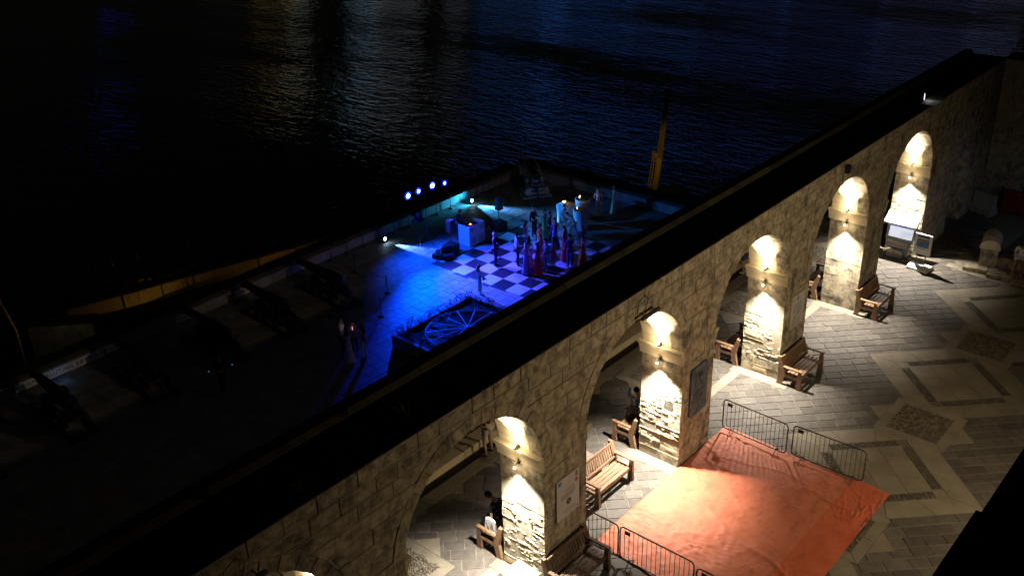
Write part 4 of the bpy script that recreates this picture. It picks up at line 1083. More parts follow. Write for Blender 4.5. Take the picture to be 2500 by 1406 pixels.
def barrier(x, y, lab, grp, feet=(1,)):
    """crowd barrier along -y from (x, y), 1.98 m long"""
    e = empty('crowd_barrier', (x, y, 0), 0, lab, 'crowd barrier', grp)
    L, z0, z1, r = 1.96, .16, 1.08, .11; pts = []
    for (cy, cz, a0) in ((-L+r, z1-r, pi/2), (-L+r, z0+r, pi), (-r, z0+r, 3*pi/2), (-r, z1-r, 0)):
        for k in range(5): a = a0+pi/2*k/4; pts.append((0, cy+r*cos(a)*1.0, cz+r*sin(a)))
    pts = [(p[0], p[1], p[2]) for p in pts]
    b = MB(); b.tube(pts, .019, 7, True); b.obj('frame', M['steel'], e, True)
    n = 15
    for k in range(n):
        yy = -L*(k+1)/(n+1); b = MB(); b.tube([(0, yy, z0), (0, yy, z1)], .0075, 5); b.obj('bar', M['steel'], e)
    for yy in (-.28, -L+.28):
        b = MB(); b.tube([(-.27, yy-.03, .01), (-.25, yy-.02, .03), (-.03, yy, z0+.01), (.0, yy, z0+.05), (.03, yy, z0+.01), (.25, yy+.02, .03), (.27, yy+.03, .01)], .014, 5); b.obj('foot', M['steel'], e)
    b = MB(); b.box((0, -.20, z1-.13), (.012, .14, .10)); b.obj('name_plate', M['carriage'], e)
    for yy, s in ((0, 1), (-L, -1)):
        for z in (.36, .88): b = MB(); b.tube([(0, yy, z), (0, yy+s*.05, z), (0, yy+s*.05, z-.04)], .009, 5); b.obj('hook', M['steel'], e)
    return e
gr = 'steel crowd barriers around the carpet'
b1 = barrier(7.80, -.06, 'steel crowd barrier at the carpet\'s far edge, next to the pier with the slate plaque', gr)
b2 = barrier(7.82, -2.14, 'steel crowd barrier at the carpet\'s far edge, farther from the piers', gr)
b3 = barrier(1.66, 1.12, 'steel crowd barrier half hidden by the pier with the white notice board', gr)
b4 = barrier(1.68, -.88, 'steel crowd barrier along the carpet\'s near edge beside the dark shaded bench', gr)
b5 = barrier(1.60, -2.96, 'steel crowd barrier mostly cut off by the bottom edge of the picture', gr)
b2.rotation_euler.z = radians(1.0); b1.rotation_euler.z = radians(-2.0)
# carpet: two widths with wrinkles
def carpet():
    e = empty('carpet', (0, 0, 0), 0, 'large wrinkled orange carpet laid over the paving between the crowd barriers', 'carpet')
    def strip(name, x0f, x1f, y0, y1, m, zb):
        nx, ny = 170, 64; vs = []
        for i in range(nx+1):
            for j in range(ny+1):
                v = j/ny; y = y0+(y1-y0)*v; xa, xb = x0f(v), x1f(v); x = xa+(xb-xa)*i/nx
                ed = min(i/4, (nx-i)/4, 1)
                f1 = mnoise.noise(Vector((x*.9, y*2.6+x*.5, 0)))
                rid = (1-abs(mnoise.noise(Vector((x*1.1+y*.8, y*4.2-x*1.6, 3)))*2))**5
                rid2 = (1-abs(mnoise.noise(Vector((x*5.2-y*2.2, y*4.4+x*2.1, 7)))*2))**6
                mask = max(0, min(1, .55+1.2*mnoise.noise(Vector((x*.5, y*.6, 9)))))
                fold = .022*math.exp(-((x-5.0-.35*y-.12*sin(y*3))/.07)**2)*max(0, min(1, (-y-.7)))
                fold += .012*math.exp(-((x-6.9-.2*sin(y*2))/.05)**2)+.012*math.exp(-((y+1.98+.02*sin(x*2))/.012)**2)
                fold += .014*math.exp(-((y+2.9-.45*sin(x*.9))/.06)**2)*mask
                rip = sin((x*.6+y)*26+6*mnoise.noise(Vector((x*.8, y*.8, 2))))*max(0, mnoise.noise(Vector((x*.7+3, y*.9, 5)))+.15)
                z = zb+.012+ed*(.010*f1+.040*rid*mask+.036*rid2*mask+.012*rip+fold*1.8)
                if x < 2.0: z += .05*max(0, (1.9-x))*abs(sin(y*2.3))
                vs.append((x, y, max(z, zb+.002)))
        fs = [(i*(ny+1)+j, (i+1)*(ny+1)+j, (i+1)*(ny+1)+j+1, i*(ny+1)+j+1) for i in range(nx) for j in range(ny)]
        b = MB(); b.add(vs, fs); b.obj(name, m, e, True)
    strip('carpet_width', lambda v: 1.78+.05*sin(v*9), lambda v: 8.04-.10*v, -.04, -3.86, M['carpet'], .026)
    strip('outer_width', lambda v: 1.7+.06*sin(v*6), lambda v: 8.02-.06*v, -3.84, -4.80, M['carpet2'], .032)
carpet()
def board_on_pier(name, x0, x1, z0, z1, lab, m, cat, th=.03, rnd=0):
    e = empty(name, ((x0+x1)/2, -.012, (z0+z1)/2), 0, lab, cat)
    w_, h_ = (x1-x0)/2, (z1-z0)/2
    if rnd:
        poly = []
        for (sx, sz, a0) in ((1, 1, 0), (-1, 1, pi/2), (-1, -1, pi), (1, -1, 3*pi/2)):
            for k in range(5): a = a0+pi/2*k/4; poly.append((sx*(w_-rnd)+rnd*cos(a), sz*(h_-rnd)+rnd*sin(a)))
        b = MB(); b.prism(poly, lambda q: (q[0], 0, q[1]), lambda q: (q[0], -th, q[1])); b.obj('plaque_face', m, e)
    else:
        b = MB(); b.box((0, -th/2, 0), (2*w_, th, 2*h_), bev=.006); b.obj('board', m, e)
    return e, w_, h_
def line_of_text(e, x, z, w_, h_, m, y=-.034):
    b = MB(); xx = x
    while xx < x+w_:
        l = R_.uniform(.02, .055); l = min(l, x+w_-xx); b.box((xx+l/2, y, z), (l, .003, h_)); xx += l+.012
    b.obj('text_line', m, e)
e, w_, h_ = board_on_pier('notice_board', .40, 1.21, 1.54, 2.64, 'white printed notice board fixed to the pier nearest the bottom of the picture', M['board'], 'notice board')
b = MB(); b.box((-.30, -.034, .46), (.12, .004, .10)); b.obj('printed_flag', M['ink_blue'], e)
b = MB(); b.box((.30, -.034, .44), (.08, .004, .14)); b.obj('printed_crest', M['ink_soft'], e)
b = MB(); b.lathe([(.055, 0), (.055, .004), (.01, .005)], (.30, -.036, .27), 14, 'y'); b.obj('printed_seal', M['ink_red'], e)
line_of_text(e, -.12, .17, .36, .014, M['ink'])
for k in range(5): line_of_text(e, -.26+.02*(k % 2), .09-.03*k, .52-.05*(k % 3), .007, M['ink'])
b = MB(); b.lathe([(.085, 0), (.085, .004), (.06, .0045), (.01, .0045)], (.02, -.036, -.17), 18, 'y'); b.obj('round_emblem', M['ink'], e)
b = MB(); b.lathe([(.045, 0), (.045, .003), (.01, .0035)], (.02, -.041, -.17), 14, 'y'); b.obj('emblem_centre', M['ink_soft'], e)
for k in range(3): line_of_text(e, -.2+.04*k, -.35-.045*k, .42, .007, M['ink_soft'])
b = MB(); b.box((.34, -.034, -.46), (.04, .004, .05)); b.obj('printed_mark', M['ink_red'], e)
e, w_, h_ = board_on_pier('slate_plaque', 5.95, 6.77, 1.38, 2.86, 'dark slate relief plaque with rounded corners on the second pier from the bottom', M['slate'], 'plaque', .05, .09)
for (x, z, a, c_) in ((.04, .33, .52, .48), (.02, -.28, .56, .48)):
    b = MB(); b.box((x, -.056, z), (a, .014, c_), bev=.005); b.obj('carved_panel', M['slate_d'], e)
    b = MB()
    for k in range(9): b.lathe([(.05, 0), (.035, .016), (.01, .022)], (x+R_.uniform(-.2, .2), -.085, z+R_.uniform(-.19, .19)), 7, 'y')
    b.obj('carved_relief', M['slate'], e)
for k in range(3): line_of_text(e, -.3, .02-.035*k, .58, .014, M['slate'], -.053)
for k in range(3): line_of_text(e, -.3, -.58-.035*k, .6, .012, M['slate'], -.053)
e, w_, h_ = board_on_pier('text_board', 11.58, 12.41, 1.56, 2.64, 'pale text board in a thin frame on the third pier from the bottom', M['board'], 'text board')
for (cx, cz, a, c_) in ((0, .54, .85, .025), (0, -.54, .85, .025), (-.41, 0, .025, 1.10), (.41, 0, .025, 1.10)):
    b = MB(); b.box((cx, -.02, cz), (a, .05, c_), bev=.004); b.obj('frame', M['stone_clean'], e)
b = MB(); b.lathe([(.05, 0), (.05, .004), (.01, .005)], (-.02, -.036, .36), 12, 'y'); b.box((-.02, -.034, .44), (.07, .004, .09)); b.obj('printed_crest', M['ink_soft'], e)
for k in range(8): line_of_text(e, -.30, .24-.042*k, .60, .009, M['ink_soft'])
b = MB(); b.tube([(-.22, -.037, -.22), (-.14, -.037, -.18), (-.02, -.037, -.18), (.10, -.037, -.11), (.2, -.037, -.10)], [.010, .008, .006, .012, .006], 5); b.obj('printed_sword', M['ink'], e)
for k in range(4): line_of_text(e, -.28, -.27-.035*k, .5, .009, M['ink_soft'])
for s in (-1, 1):
    for k in range(3): line_of_text(e, .02 if s > 0 else -.3, -.42-.035*k, .26, .009, M['ink_soft'])

# light fittings and cables high on the wall
for x, l in ((3.62, 'grey strip light on a bracket above the arch next to the slate-plaque pier'), (-7.45, 'grey strip light on a bracket above the lowest arch at the bottom edge')):
    e = empty('strip_light', (x, -.01, 5.50), 0, l, 'strip light', 'strip lights above the arches')
    b = MB(); b.box((.1, -.16, 0), (.72, .09, .07), bev=.01); b.obj('housing', M['steel'], e)
    for xx in (-.1, .3): b = MB(); b.tube([(xx, .02, .05), (xx, -.14, .03)], .012, 5); b.obj('bracket', M['iron'], e)
    b = MB(); b.tube([(-.2, 0, .05), (-.18, -.02, .35), (.05, -.03, .48), (.2, -.02, .3), (.12, -.02, .08), (-.02, -.1, .04)], .009, 5); b.obj('cable', M['iron'], e)
e = empty('junction_box', (14.45, -.01, 5.83), 0, 'small dark junction box under the wall top midway along the wall', 'junction box')
b = MB(); b.box((0, -.06, 0), (.16, .12, .26), bev=.01); b.obj('housing', M['iron'], e)
e = empty('floodlight', (21.7, .40, HT+.04), radians(20), 'small floodlight lying on the wall top above the kiosk, lighting the coping', 'floodlight')
b = MB(); b.box((0, .1, .14), (.34, .12, .24), bev=.02); b.obj('housing', M['iron'], e)
b = MB(); b.box((0, .02, .14), (.26, .02, .17)); b.obj('lens', emis('flood_lens', (.9, .95, 1), 1.5), e)
lamp('coping_light', 'SPOT', (21.75, .36, HT+.28), 2.5, (.9, .95, 1), (21.5, -.2, HT), 100, .8, .05)
MB().box((21.85, .12, HT+.055), (1.3, .55, .03), rz=.06, bev=.008).obj('repair_slab', M['battery'], arc)  # paler slab on the dark wall top in front of the floodlight
for i, (x, y, s) in enumerate(((-3.29, .42, 1.0), (-5.86, .2, .7))):
    e = empty('agave', (x, y, HT+.03), 0, ['spiky plant growing on top of the wall above the lowest complete arch', 'small weed growing at the edge of the wall top at the lower left'][i], 'plant')
    for k in range(9):
        a = k*.7; L = s*.34; b = MB()
        b.add([(0, 0, 0), (cos(a)*L*.5-sin(a)*.03, sin(a)*L*.5+cos(a)*.03, L*.55), (cos(a)*L, sin(a)*L, L*.7), (cos(a)*L*.5+sin(a)*.03, sin(a)*L*.5-cos(a)*.03, L*.53)], [(0, 1, 2, 3)]); b.obj('leaf_blade', M['leaf'], e)

# information kiosk and free-standing sign at the far pier
def rot_box(mb, c, d, tilt, bev=.004):
    t = MB(); t.box((0, 0, 0), d, bev=bev); ct, st = cos(tilt), sin(tilt)
    mb.add([(c[0]+v[0]*ct-v[2]*st, c[1]+v[1], c[2]+v[0]*st+v[2]*ct) for v in t.v], t.f); return mb
e = empty('information_kiosk', (22.05, .58, 0), 0, 'information kiosk with a lit screen under a bright white canopy against the last lit pier', 'kiosk')
T = radians(-16)
def on_panel(x, y, z): return x, y, z
b = MB(); rot_box(b, (0, 0, 1.02), (.07, 1.06, .80), T); b.obj('screen_frame', M['grey_paint'], e)
def pan(y, z, w_, h_, m, nm, off=.042):
    b = MB(); b.add([], []); ct, st = cos(T), sin(T); t = MB(); t.box((-off, y, z), (.004, w_, h_))
    b.add([(v[0]*ct-v[2]*st, v[1], 1.02+v[0]*st+v[2]*ct) for v in t.v], t.f); b.obj(nm, m, e)
pan(0, .02, .88, .58, M['screen'], 'screen_page')
pan(0, .27, .86, .07, M['screen_dark'], 'screen_title_bar', .046); pan(0, .17, .86, .10, M['screen_blue'], 'screen_picture', .046)
for i in range(7):
    for j in range(4): pan(-.36+i*.055+.0, -.02-j*.05, .018, .022, M['ink_soft'], 'screen_key', .046)
for i in range(13): pan(-.45+i*.075, -.36, .028, .02, M['carriage'], 'frame_slot', .042); pan(-.45+i*.075, .365, .045, .03, M['white'], 'frame_slot', .042)
b = MB(); b.prism([(-.34, 1.40), (.12, 1.72), (.16, 1.70), (.16, 1.66), (-.32, 1.34)], lambda q: (q[0], -.60, q[1]), lambda q: (q[0], .60, q[1])); b.obj('canopy', M['white'], e)
for k in range(15): b = MB(); b.box((-.335, -.56+k*.08, 1.34), (.012, .05, .05), bev=.003); b.obj('canopy_scallop', M['white'], e)
b = MB(); b.box((.16, 0, .30), (.30, .62, .60), bev=.02); b.obj('pedestal', M['grey_paint'], e)
b = MB(); b.box((-.10, .10, .46), (.02, .80, .28), bev=.003); b.obj('ticket_board', M['board'], e)
for k in range(2):
    l = MB(); y = -.24
    while y < .44: l.box((-.112, y+.025, .52-.07*k), (.004, .05, .035)); y += .07
    l.obj('board_lettering', M['ink_red' if k == 0 else 'ink'], e)
b = MB(); b.box((-.112, .1, .345), (.004, .78, .05)); b.obj('board_stripe', M['slate'], e)
b = MB(); b.box((-.22, .10, .19), (.02, .56, .20), bev=.003); b.obj('leaflet_board', M['board'], e)
b = MB(); b.box((-.232, .10, .21), (.004, .12, .05)); b.obj('leaflet_logo', M['ink_red'], e)
b = MB(); b.box((-.232, .10, .12), (.004, .52, .03)); b.obj('leaflet_stripe', M['slate'], e)
b = MB(); b.box((-.1, .1, .07), (.22, .6, .14), bev=.01); b.obj('plinth', M['grey_paint'], e)
e = empty('pavement_sign', (21.45, -.45, 0), radians(-4), 'free-standing white poster sign on a rounded white water base right of the kiosk', 'sign')
b = MB(); b.box((0, 0, .96), (.07, .62, .80), bev=.012); b.obj('poster_frame', M['white'], e)
for (y, z, w_, h_, m, nm) in ((0, 1.27, .44, .10, 'slate', 'poster_title'), (-.0, 1.13, .44, .10, 'ink_soft', 'poster_strip'), (0, .96, .46, .22, 'ink_blue', 'poster_picture'), (0, 1.045, .46, .05, 'ink_blue', 'poster_sky'), (.02, .80, .3, .02, 'ink_soft', 'poster_caption')):
    b = MB(); b.box((-.038, y, z), (.006, w_, h_)); b.obj(nm, M[m], e)
b = MB(); b.prism([(-.30, 0), (.30, 0), (.28, .07), (.14, .15), (-.14, .15), (-.28, .07)], lambda q: (q[0], -.42, q[1]), lambda q: (q[0], .36, q[1])); b.obj('water_base', M['white'], e)
for y in (-.16, .16): b = MB(); b.tube([(0, y, .12), (0, y, .60)], .018, 6); b.obj('upright', M['steel'], e)

# small cabinet beside the nearest pier
e = empty('cabinet', (-.86, -.02, 0), radians(-3), 'cream topped cabinet standing at the lit foot of the nearest pier', 'cabinet')
b = MB(); b.box((0, 0, .48), (.52, .60, .94), bev=.01); b.obj('body', M['cream'], e)
b = MB(); b.box((0, 0, .965), (.60, .68, .03), bev=.008); b.obj('cabinet_top', M['cream'], e)
# dark rockery, kerb steps, pedestal, plastic barriers at the far right
e = empty('stone_step', (22.5, -1.72, 0), 0, 'low stone step edging the seat wall at the right side of the terrace', 'step')
for k in range(4):
    MB().box((-.05-.13*k, -.42-.86*k, .09), (.42, .84, .17), rz=radians(-8.5)*-1, bev=.02).obj('step_stone', M['stone'], e)
e = empty('carved_pedestal', (23.35, -2.28, 0), radians(12), 'weathered round-topped stone pedestal beside the seated people', 'pedestal')
b = MB(); b.box((0, 0, .36), (.55, .60, .72), bev=.04); b.obj('block', M['stone'], e)
for k in range(4):
    b = MB(); r = .36-.02*k; pts = [(r*cos(pi*j/10), .74+.03*k+(r*.9)*sin(pi*j/10)) for j in range(11)]; b.prism(pts+[(-r, .70), (r, .70)], lambda q, k=k: (-.33+.02*k+.12*k, q[0], q[1]), lambda q, k=k: (-.24+.02*k+.12*k, q[0], q[1])); b.obj('scroll_ring', M['stone_rough'], e)
b = MB(); pts = [(.33*cos(pi*j/10), .72+.30*sin(pi*j/10)) for j in range(11)]; b.prism(pts, lambda q: (-.3, q[0], q[1]), lambda q: (.9, q[0], q[1])); b.obj('scroll_body', M['stone_rough'], e)
sw = empty('seat_wall', (23.0, -2.6, 0), 0, 'rough stone seat wall and rockery at the right edge with people sitting on it', 'seat wall')
for k in range(4): MB().box((.45, -.35-.62*k, .22), (.6, .60, .44), rz=R_.uniform(-.05, .05), bev=.05).obj('seat_stone', M['stone'], sw)
rk = MB(); nx, ny = 26, 16; vs = []
for i in range(nx+1):
    for j in range(ny+1):
        u, v = i/nx, j/ny; x = 1.0+u*5.5; y = .4-v*4.5-u*.6
        h = .45*min(1, u*4)*min(1, v*4)*min(1, (1-u)*4)+.25*fbm(x*1.1, y*1.1, 0)*min(1, v*3); vs.append((x, y, max(.0, h)))
rk.add(vs, [(i*(ny+1)+j, (i+1)*(ny+1)+j, (i+1)*(ny+1)+j+1, i*(ny+1)+j+1) for i in range(nx) for j in range(ny)]); o = rk.obj('rockery_bed', M['green_wall'], sw, True)
def jersey(x, y, rz, m, lab, s=1.0):
    e = empty('plastic_barrier', (x, y, 0), rz, lab, 'plastic barrier', 'plastic road barriers by the end wall')
    b = MB(); b.prism([(-.25, .08), (.25, .08), (.24, .30), (.10, .45), (.07, .92), (-.07, .92), (-.10, .45), (-.24, .30)], lambda q: (-.5*s, q[0], q[1]), lambda q: (.5*s, q[0], q[1])); b.obj('shell', m, e)
    for k in (-.36, 0, .36): b = MB(); b.box((k*s, 0, .04), (.18*s, .46, .08), bev=.01); b.obj('foot', m, e)
jersey(28.15, -.55, radians(68), M['grey_paint'], 'white plastic road barrier standing near the end wall in bluish light')
jersey(28.9, -2.0, radians(82), M['red_cloth'], 'dark red plastic road barrier in the shade by the end wall', 1.9)
lamp('shop_light', 'SPOT', (24.8, -5.5, 2.6), 26, (.45, .75, 1), (27.6, -.8, .2), 70, .8, .2)  # bluish spots aimed at the plastic barrier and the last piers
lamp('shop_light', 'SPOT', (21.0, -6.4, 2.8), 55, (.55, .58, 1), (24.6, 0, 1.8), 50, .8, .2)

# ------------------------------------------------------------------ people
SKINJOBS = []
def skin_job(verts, edges, radii, name, m, parent, sub=1, root=0, extra=None, loc=None):
    me = bpy.data.meshes.new('tmp'); me.from_pydata(verts, edges, []); o = bpy.data.objects.new('tmp', me); COL.objects.link(o)
    md = o.modifiers.new('s', 'SKIN'); md.use_smooth_shade = True
    for i, r in enumerate(radii): me.skin_vertices[0].data[i].radius = r if isinstance(r, tuple) else (r, r)
    me.skin_vertices[0].data[root].use_root = True
    s = o.modifiers.new('u', 'SUBSURF'); s.levels = sub; s.render_levels = sub
    SKINJOBS.append((o, name, m, parent, extra))
def run_skin_jobs():
    bpy.context.view_layer.update(); dg = bpy.context.evaluated_depsgraph_get()
    out = []
    for (o, name, m, parent, extra) in SKINJOBS:
        me = bpy.data.meshes.new_from_object(o.evaluated_get(dg)); out.append(me)
    for (o, name, m, parent, extra), me in zip(SKINJOBS, out):
        if extra:
            b = MB(); b.v = [tuple(v.co) for v in me.vertices]; b.f = [tuple(p.vertices) for p in me.polygons]; b.mi = [0]*len(b.f)
            b.add(extra.v, extra.f); me = b.mesh(name, m, True)
        else: me.materials.clear(); me.materials.append(m); me.name = name
        n = bpy.data.objects.new(name, me); link(n, parent)
        d = o.data; bpy.data.objects.remove(o); bpy.data.meshes.remove(d)
ARMS = dict(down=((.235, -.03, 1.15), (.245, .05, .90)), drink=((.23, .0, 1.14), (.14, .26, 1.16)), up=((.33, .10, 1.50), (.30, .16, 1.76)), out=((.36, .10, 1.26), (.52, .26, 1.18)),
    phone=((.22, .06, 1.16), (.07, .28, 1.30)), hip=((.34, -.06, 1.16), (.17, .06, 1.02)), fold=((.23, .04, 1.14), (-.02, .22, 1.14)), reach=((.26, .24, 1.30), (.24, .48, 1.22)), low=((.24, .12, 1.12), (.20, .30, .92)), pocket=((.27, -.06, 1.14), (.19, .08, .93)), lap=((.23, .08, 1.12), (.12, .32, 1.00)))
def person(x, y, z, face, lab, grp, h=1.72, arms=('down', 'down'), lean=0, seat=None, legs=.09, step=0, skin='skin', hair='hair', long=False, female=False, top=None, sleeves=1, bottom=None, short=False, dress=None, shoes='black', held=None, head_down=.0, cat='person'):
    """face: heading of the gaze in degrees (0 = +x). local frame: +y forward, +x right"""
    e = empty('person', (x, y, z), radians(face-90), lab, cat, grp); k = h/1.75
    zs = seat if seat is not None else 0
    def up(p):      # upper body: lean about the pelvis, drop when seated
        X, Y, Z = p; Zr = Z-.95; c, s = cos(lean), sin(lean); Y2, Z2 = Y*c+Zr*s, -Y*s+Zr*c
        return (X*k, (Y2+(-.02))*k, (Z2*k + (.95*k if seat is None else zs+.10)))
    PZ = .95*k if seat is None else zs+.10
    w_ = .88 if female else 1
    V = [(0, -.02*k, PZ), up((0, 0, 1.12)), up((0, .0, 1.30)), up((0, -.01, 1.43)), up((0, .005, 1.52)), up((0, .03+head_down*.10, 1.60-head_down*.02)), up((0, .035+head_down*.16, 1.68-head_down*.04))]
    Rr = [(.135*w_*k, .105*k), (.112*w_*k, .085*k), (.135*w_*k, .10*k), (.10*w_*k, .075*k), .05*k, (.078*k, .088*k), (.070*k, .078*k)]
    E_ = [(0, 1), (1, 2), (2, 3), (3, 4), (4, 5), (5, 6)]
    extra = MB(); ank = []; armp = []
    for si, s in enumerate((-1, 1)):
        a = ARMS[arms[si]] if isinstance(arms[si], str) else arms[si]
        sh = up((s*.165*w_, -.01, 1.405)); el = up((s*a[0][0], a[0][1], a[0][2])); wr = up((s*a[1][0], a[1][1], a[1][2]))
        b0 = len(V); d = (Vector(wr)-Vector(el)).normalized(); hd = tuple(Vector(wr)+d*.075*k)
        V += [sh, el, wr, hd]; Rr += [.052*w_*k, .040*w_*k, (.027*k, .024*k), (.040*k, .020*k)]; E_ += [(3, b0), (b0, b0+1), (b0+1, b0+2), (b0+2, b0+3)]; armp.append((sh, el, wr, hd))
        side = d.cross(Vector((0, 0, 1)))
        side = side.normalized() if side.length > .1 else Vector((1, 0, 0)); side2 = d.cross(side).normalized()
        hv = Vector(hd)
        for f in range(4):      # fingers, slightly curled
            r0 = hv-d*.03*k+side*(f-1.5)*.019*k; L = (.070, .082, .076, .058)[f]*k
            extra.tube([r0, r0+d*L*.5+side2*.006*k, r0+d*L*.85+side2*.026*k], [.0095*k, .0085*k, .006*k], 5)
        r0 = Vector(wr)+d*.03*k; extra.tube([r0, r0+side*s*.042*k+d*.03*k, r0+side*s*.052*k+d*.062*k], [.012*k, .0105*k, .008*k], 5)
        # legs
        if seat is None:
            st = step*s; hp = (s*.088*w_*k, -.01*k, .90*k); kn = (s*(legs+.01)*k, (.03+st*.5)*k, .49*k); an = (s*(legs+.01)*k, (-.03+st)*k, .085*k); toe = (s*(legs+.04)*k, (.15+st)*k, .03)
        else:
            hp = (s*.09*k, .02*k, zs+.09); kn = (s*(legs+.02)*k, .44*k, zs+.07); an = (s*(legs+.02+.02)*k, (.42+step*s)*k, .08); toe = (s*(legs+.06)*k, (.58+step*s)*k, .03)
        b0 = len(V); V += [hp, kn, an, toe]; Rr += [.086*w_*k, .056*k, .036*k, (.038*k, .026*k)]; E_ += [(0, b0), (b0, b0+1), (b0+1, b0+2), (b0+2, b0+3)]; ank.append((hp, kn, an, toe))
    hc = Vector(V[6]); hb = Vector(V[5]); fw = Vector((0, 1, -head_down*.8)).normalized()
    mid = (hc+hb)/2
    extra.lathe([(.004, .0), (.014*k, .010*k), (.010*k, .03*k)], tuple(mid+fw*.080*k), 6, 'y')     # nose
    for s in (-1, 1):
        extra.lathe([(.006*k, -.006*k), (.018*k, 0), (.006*k, .006*k)], tuple(mid+Vector((s*.082*k, -.005, 0))), 7, 'x', (.8, 1.3))
        extra.lathe([(.004*k, 0), (.010*k, .004*k), (.004*k, .010*k)], tuple(mid+fw*.078*k+Vector((s*.030*k, 0, .022*k))), 6, 'y')
    extra.tube([tuple(mid+fw*.086*k+Vector((-.022*k, 0, -.035*k))), tuple(mid+fw*.090*k+Vector((.022*k, 0, -.035*k)))], .005*k, 5)
    skin_job(V, E_, Rr, 'body', M[skin], e, 1, 0, extra)
    # hair
    hbm = MB(); c = mid+Vector((0, -.012*k, .028*k)); prof = []
    n = 14; vs = []
    rings = 7
    for r in range(rings):
        t = r/(rings-1); th = t*(2.15 if long else 1.75)
        for q in range(n):
            a = 2*pi*q/n; fr_ = max(0, sin(a)); lim = th*(1-.42*fr_*t)
            vs.append((c.x+.094*k*sin(lim)*cos(a), c.y+.106*k*sin(lim)*sin(a), c.z+.108*k*cos(lim)))
    fs = [(r*n+q, r*n+(q+1) % n, (r+1)*n+(q+1) % n, (r+1)*n+q) for r in range(rings-1) for q in range(n)]
    hbm.add(vs, fs)
    if long:
        bk = [Vector((c.x, c.y-.055*k, c.z-.02*k)), Vector((c.x, c.y-.085*k, c.z-.14*k)), Vector((c.x, c.y-.095*k-.12*lean, c.z-.28*k)), Vector((c.x, c.y-.075*k-.2*lean, c.z-.40*k))]
        hbm.tube(bk, [.075*k, .088*k, .075*k, .02*k], 9)
    hbm.obj('hair', M[hair], e, True)
    # clothes
    if top:
        tv = [V[0], V[1], V[2], V[3]]; tr = [(.148*w_*k, .118*k), (.128*w_*k, .100*k), (.150*w_*k, .115*k), (.112*w_*k, .088*k)]; te = [(0, 1), (1, 2), (2, 3)]
        if dress is None and top and not short: tv[0] = (V[0][0], V[0][1], V[0][2]-.02)
        if sleeves:
            for (sh, el, wr, hd) in armp:
                b0 = len(tv); tv += [sh, el]; tr += [.064*w_*k, .050*w_*k]; te += [(3, b0), (b0, b0+1)]
                if sleeves > 1: tv.append(tuple(Vector(wr)*.92+Vector(el)*.08)); tr.append(.036*k); te.append((b0+1, b0+2))
                else: tv[-1] = tuple(Vector(sh)*.35+Vector(el)*.65)
        skin_job(tv, te, tr, 'jacket' if sleeves > 1 else 'shirt', CL[top], e, 1, 0)
    if bottom:
        bv = [(V[0][0], V[0][1], V[0][2]+.03*k)]; br = [(.150*w_*k, .120*k)]; be = []
        for (hp, kn, an, toe) in ank:
            b0 = len(bv)
            if short: bv += [hp, tuple(Vector(hp)*.12+Vector(kn)*.88)]; br += [.105*w_*k, .085*k]; be += [(0, b0), (b0, b0+1)]
            else: bv += [hp, kn, tuple(Vector(an)+Vector((0, 0, -.01)))]; br += [.100*w_*k, .072*k, .058*k]; be += [(0, b0), (b0, b0+1), (b0+1, b0+2)]
        skin_job(bv, be, br, 'shorts' if short else 'trousers', CL[bottom], e, 1, 0)
    if dress:
        n = 22; pts = [(1.40, .105, .085), (1.30, .148, .118), (1.14, .118, .098), (1.02, .135, .115), (.90, .165, .140), (.60, .20, .175), (.30, .245, .215), (.07, .30, .26)]
        if short: pts = pts[:5]+[(.72, .19, .165), (.55, .215, .19)]
        vs = []
        for i, (z_, rx, ry) in enumerate(pts):
            c_ = up((0, 0, z_)) if z_ > .93 else ((0, -.02*k, z_*k))
            fl = max(0, (.95-z_))*.07
            for q in range(n):
                a = 2*pi*q/n; f = 1+fl*sin(a*7+x*3)
                vs.append((c_[0]+rx*w_*k*cos(a)*f, c_[1]+ry*k*sin(a)*f, c_[2]))
        fs = [(r*n+q, r*n+(q+1) % n, (r+1)*n+(q+1) % n, (r+1)*n+q) for r in range(len(pts)-1) for q in range(n)]
        b = MB(); b.add(vs, fs); b.obj('dress', CL[dress], e, True)
    for (hp, kn, an, toe) in ank:
        skin_job([tuple(Vector(an)+Vector((0, -.03*k, -.035*k))), (an[0], (an[1]+toe[1])/2, .040), toe], [(0, 1), (1, 2)], [(.042*k, .040*k), (.045*k, .035*k), (.040*k, .026*k)], 'shoe', CL[shoes] if shoes in CL else M[shoes], e, 1, 0)
    if held == 'phone':
        t = empty('phone', (0, 0, 0), 0, None, None); p = Vector(armp[1][3]); t.name = 'phone'
    return e, armp, k
Gd = 'guests on the chess floor'
F = lambda *a, **k: person(*a, **k)
ZF = ZB+.008
F(20.33, 19.80, ZF, -60, 'man in a dark suit standing alone with his back to us, between booth and dancers', Gd, 1.82, ('fold', 'fold'), top='navy', sleeves=2, bottom='navy', hair='hair_grey')
F(17.55, 18.35, ZF, -18, 'fair-haired girl in pale clothes behind the planter shrubs holding a red bag', Gd, 1.50, ('drink', 'low'), female=True, long=True, hair='hair_fair', top='white', bottom='beige', shoes='white')
F(21.58, 23.62, ZF, -60, 'DJ in a dark open shirt bending over the white booth', 'people working the party', 1.80, ('low', 'reach'), lean=.18, top='navy', sleeves=2, bottom='navy', head_down=.6)
F(20.55, 17.95, ZF, 30, 'woman with bare shoulders and a blue floral skirt, leftmost of the dancing group', Gd, 1.68, ('drink', 'hip'), female=True, dress='floral', hair='hair_fair')
F(21.25, 18.35, ZF, 20, 'woman in a pale pink dress just behind the one with the blue floral skirt', Gd, 1.70, ('drink', 'down'), female=True, dress='pink', long=True)
F(20.80, 17.45, ZF, 75, 'dark-haired woman seen from behind in a full red skirt at the front of the dancers', Gd, 1.74, ('low', 'low'), female=True, dress='red', long=True)
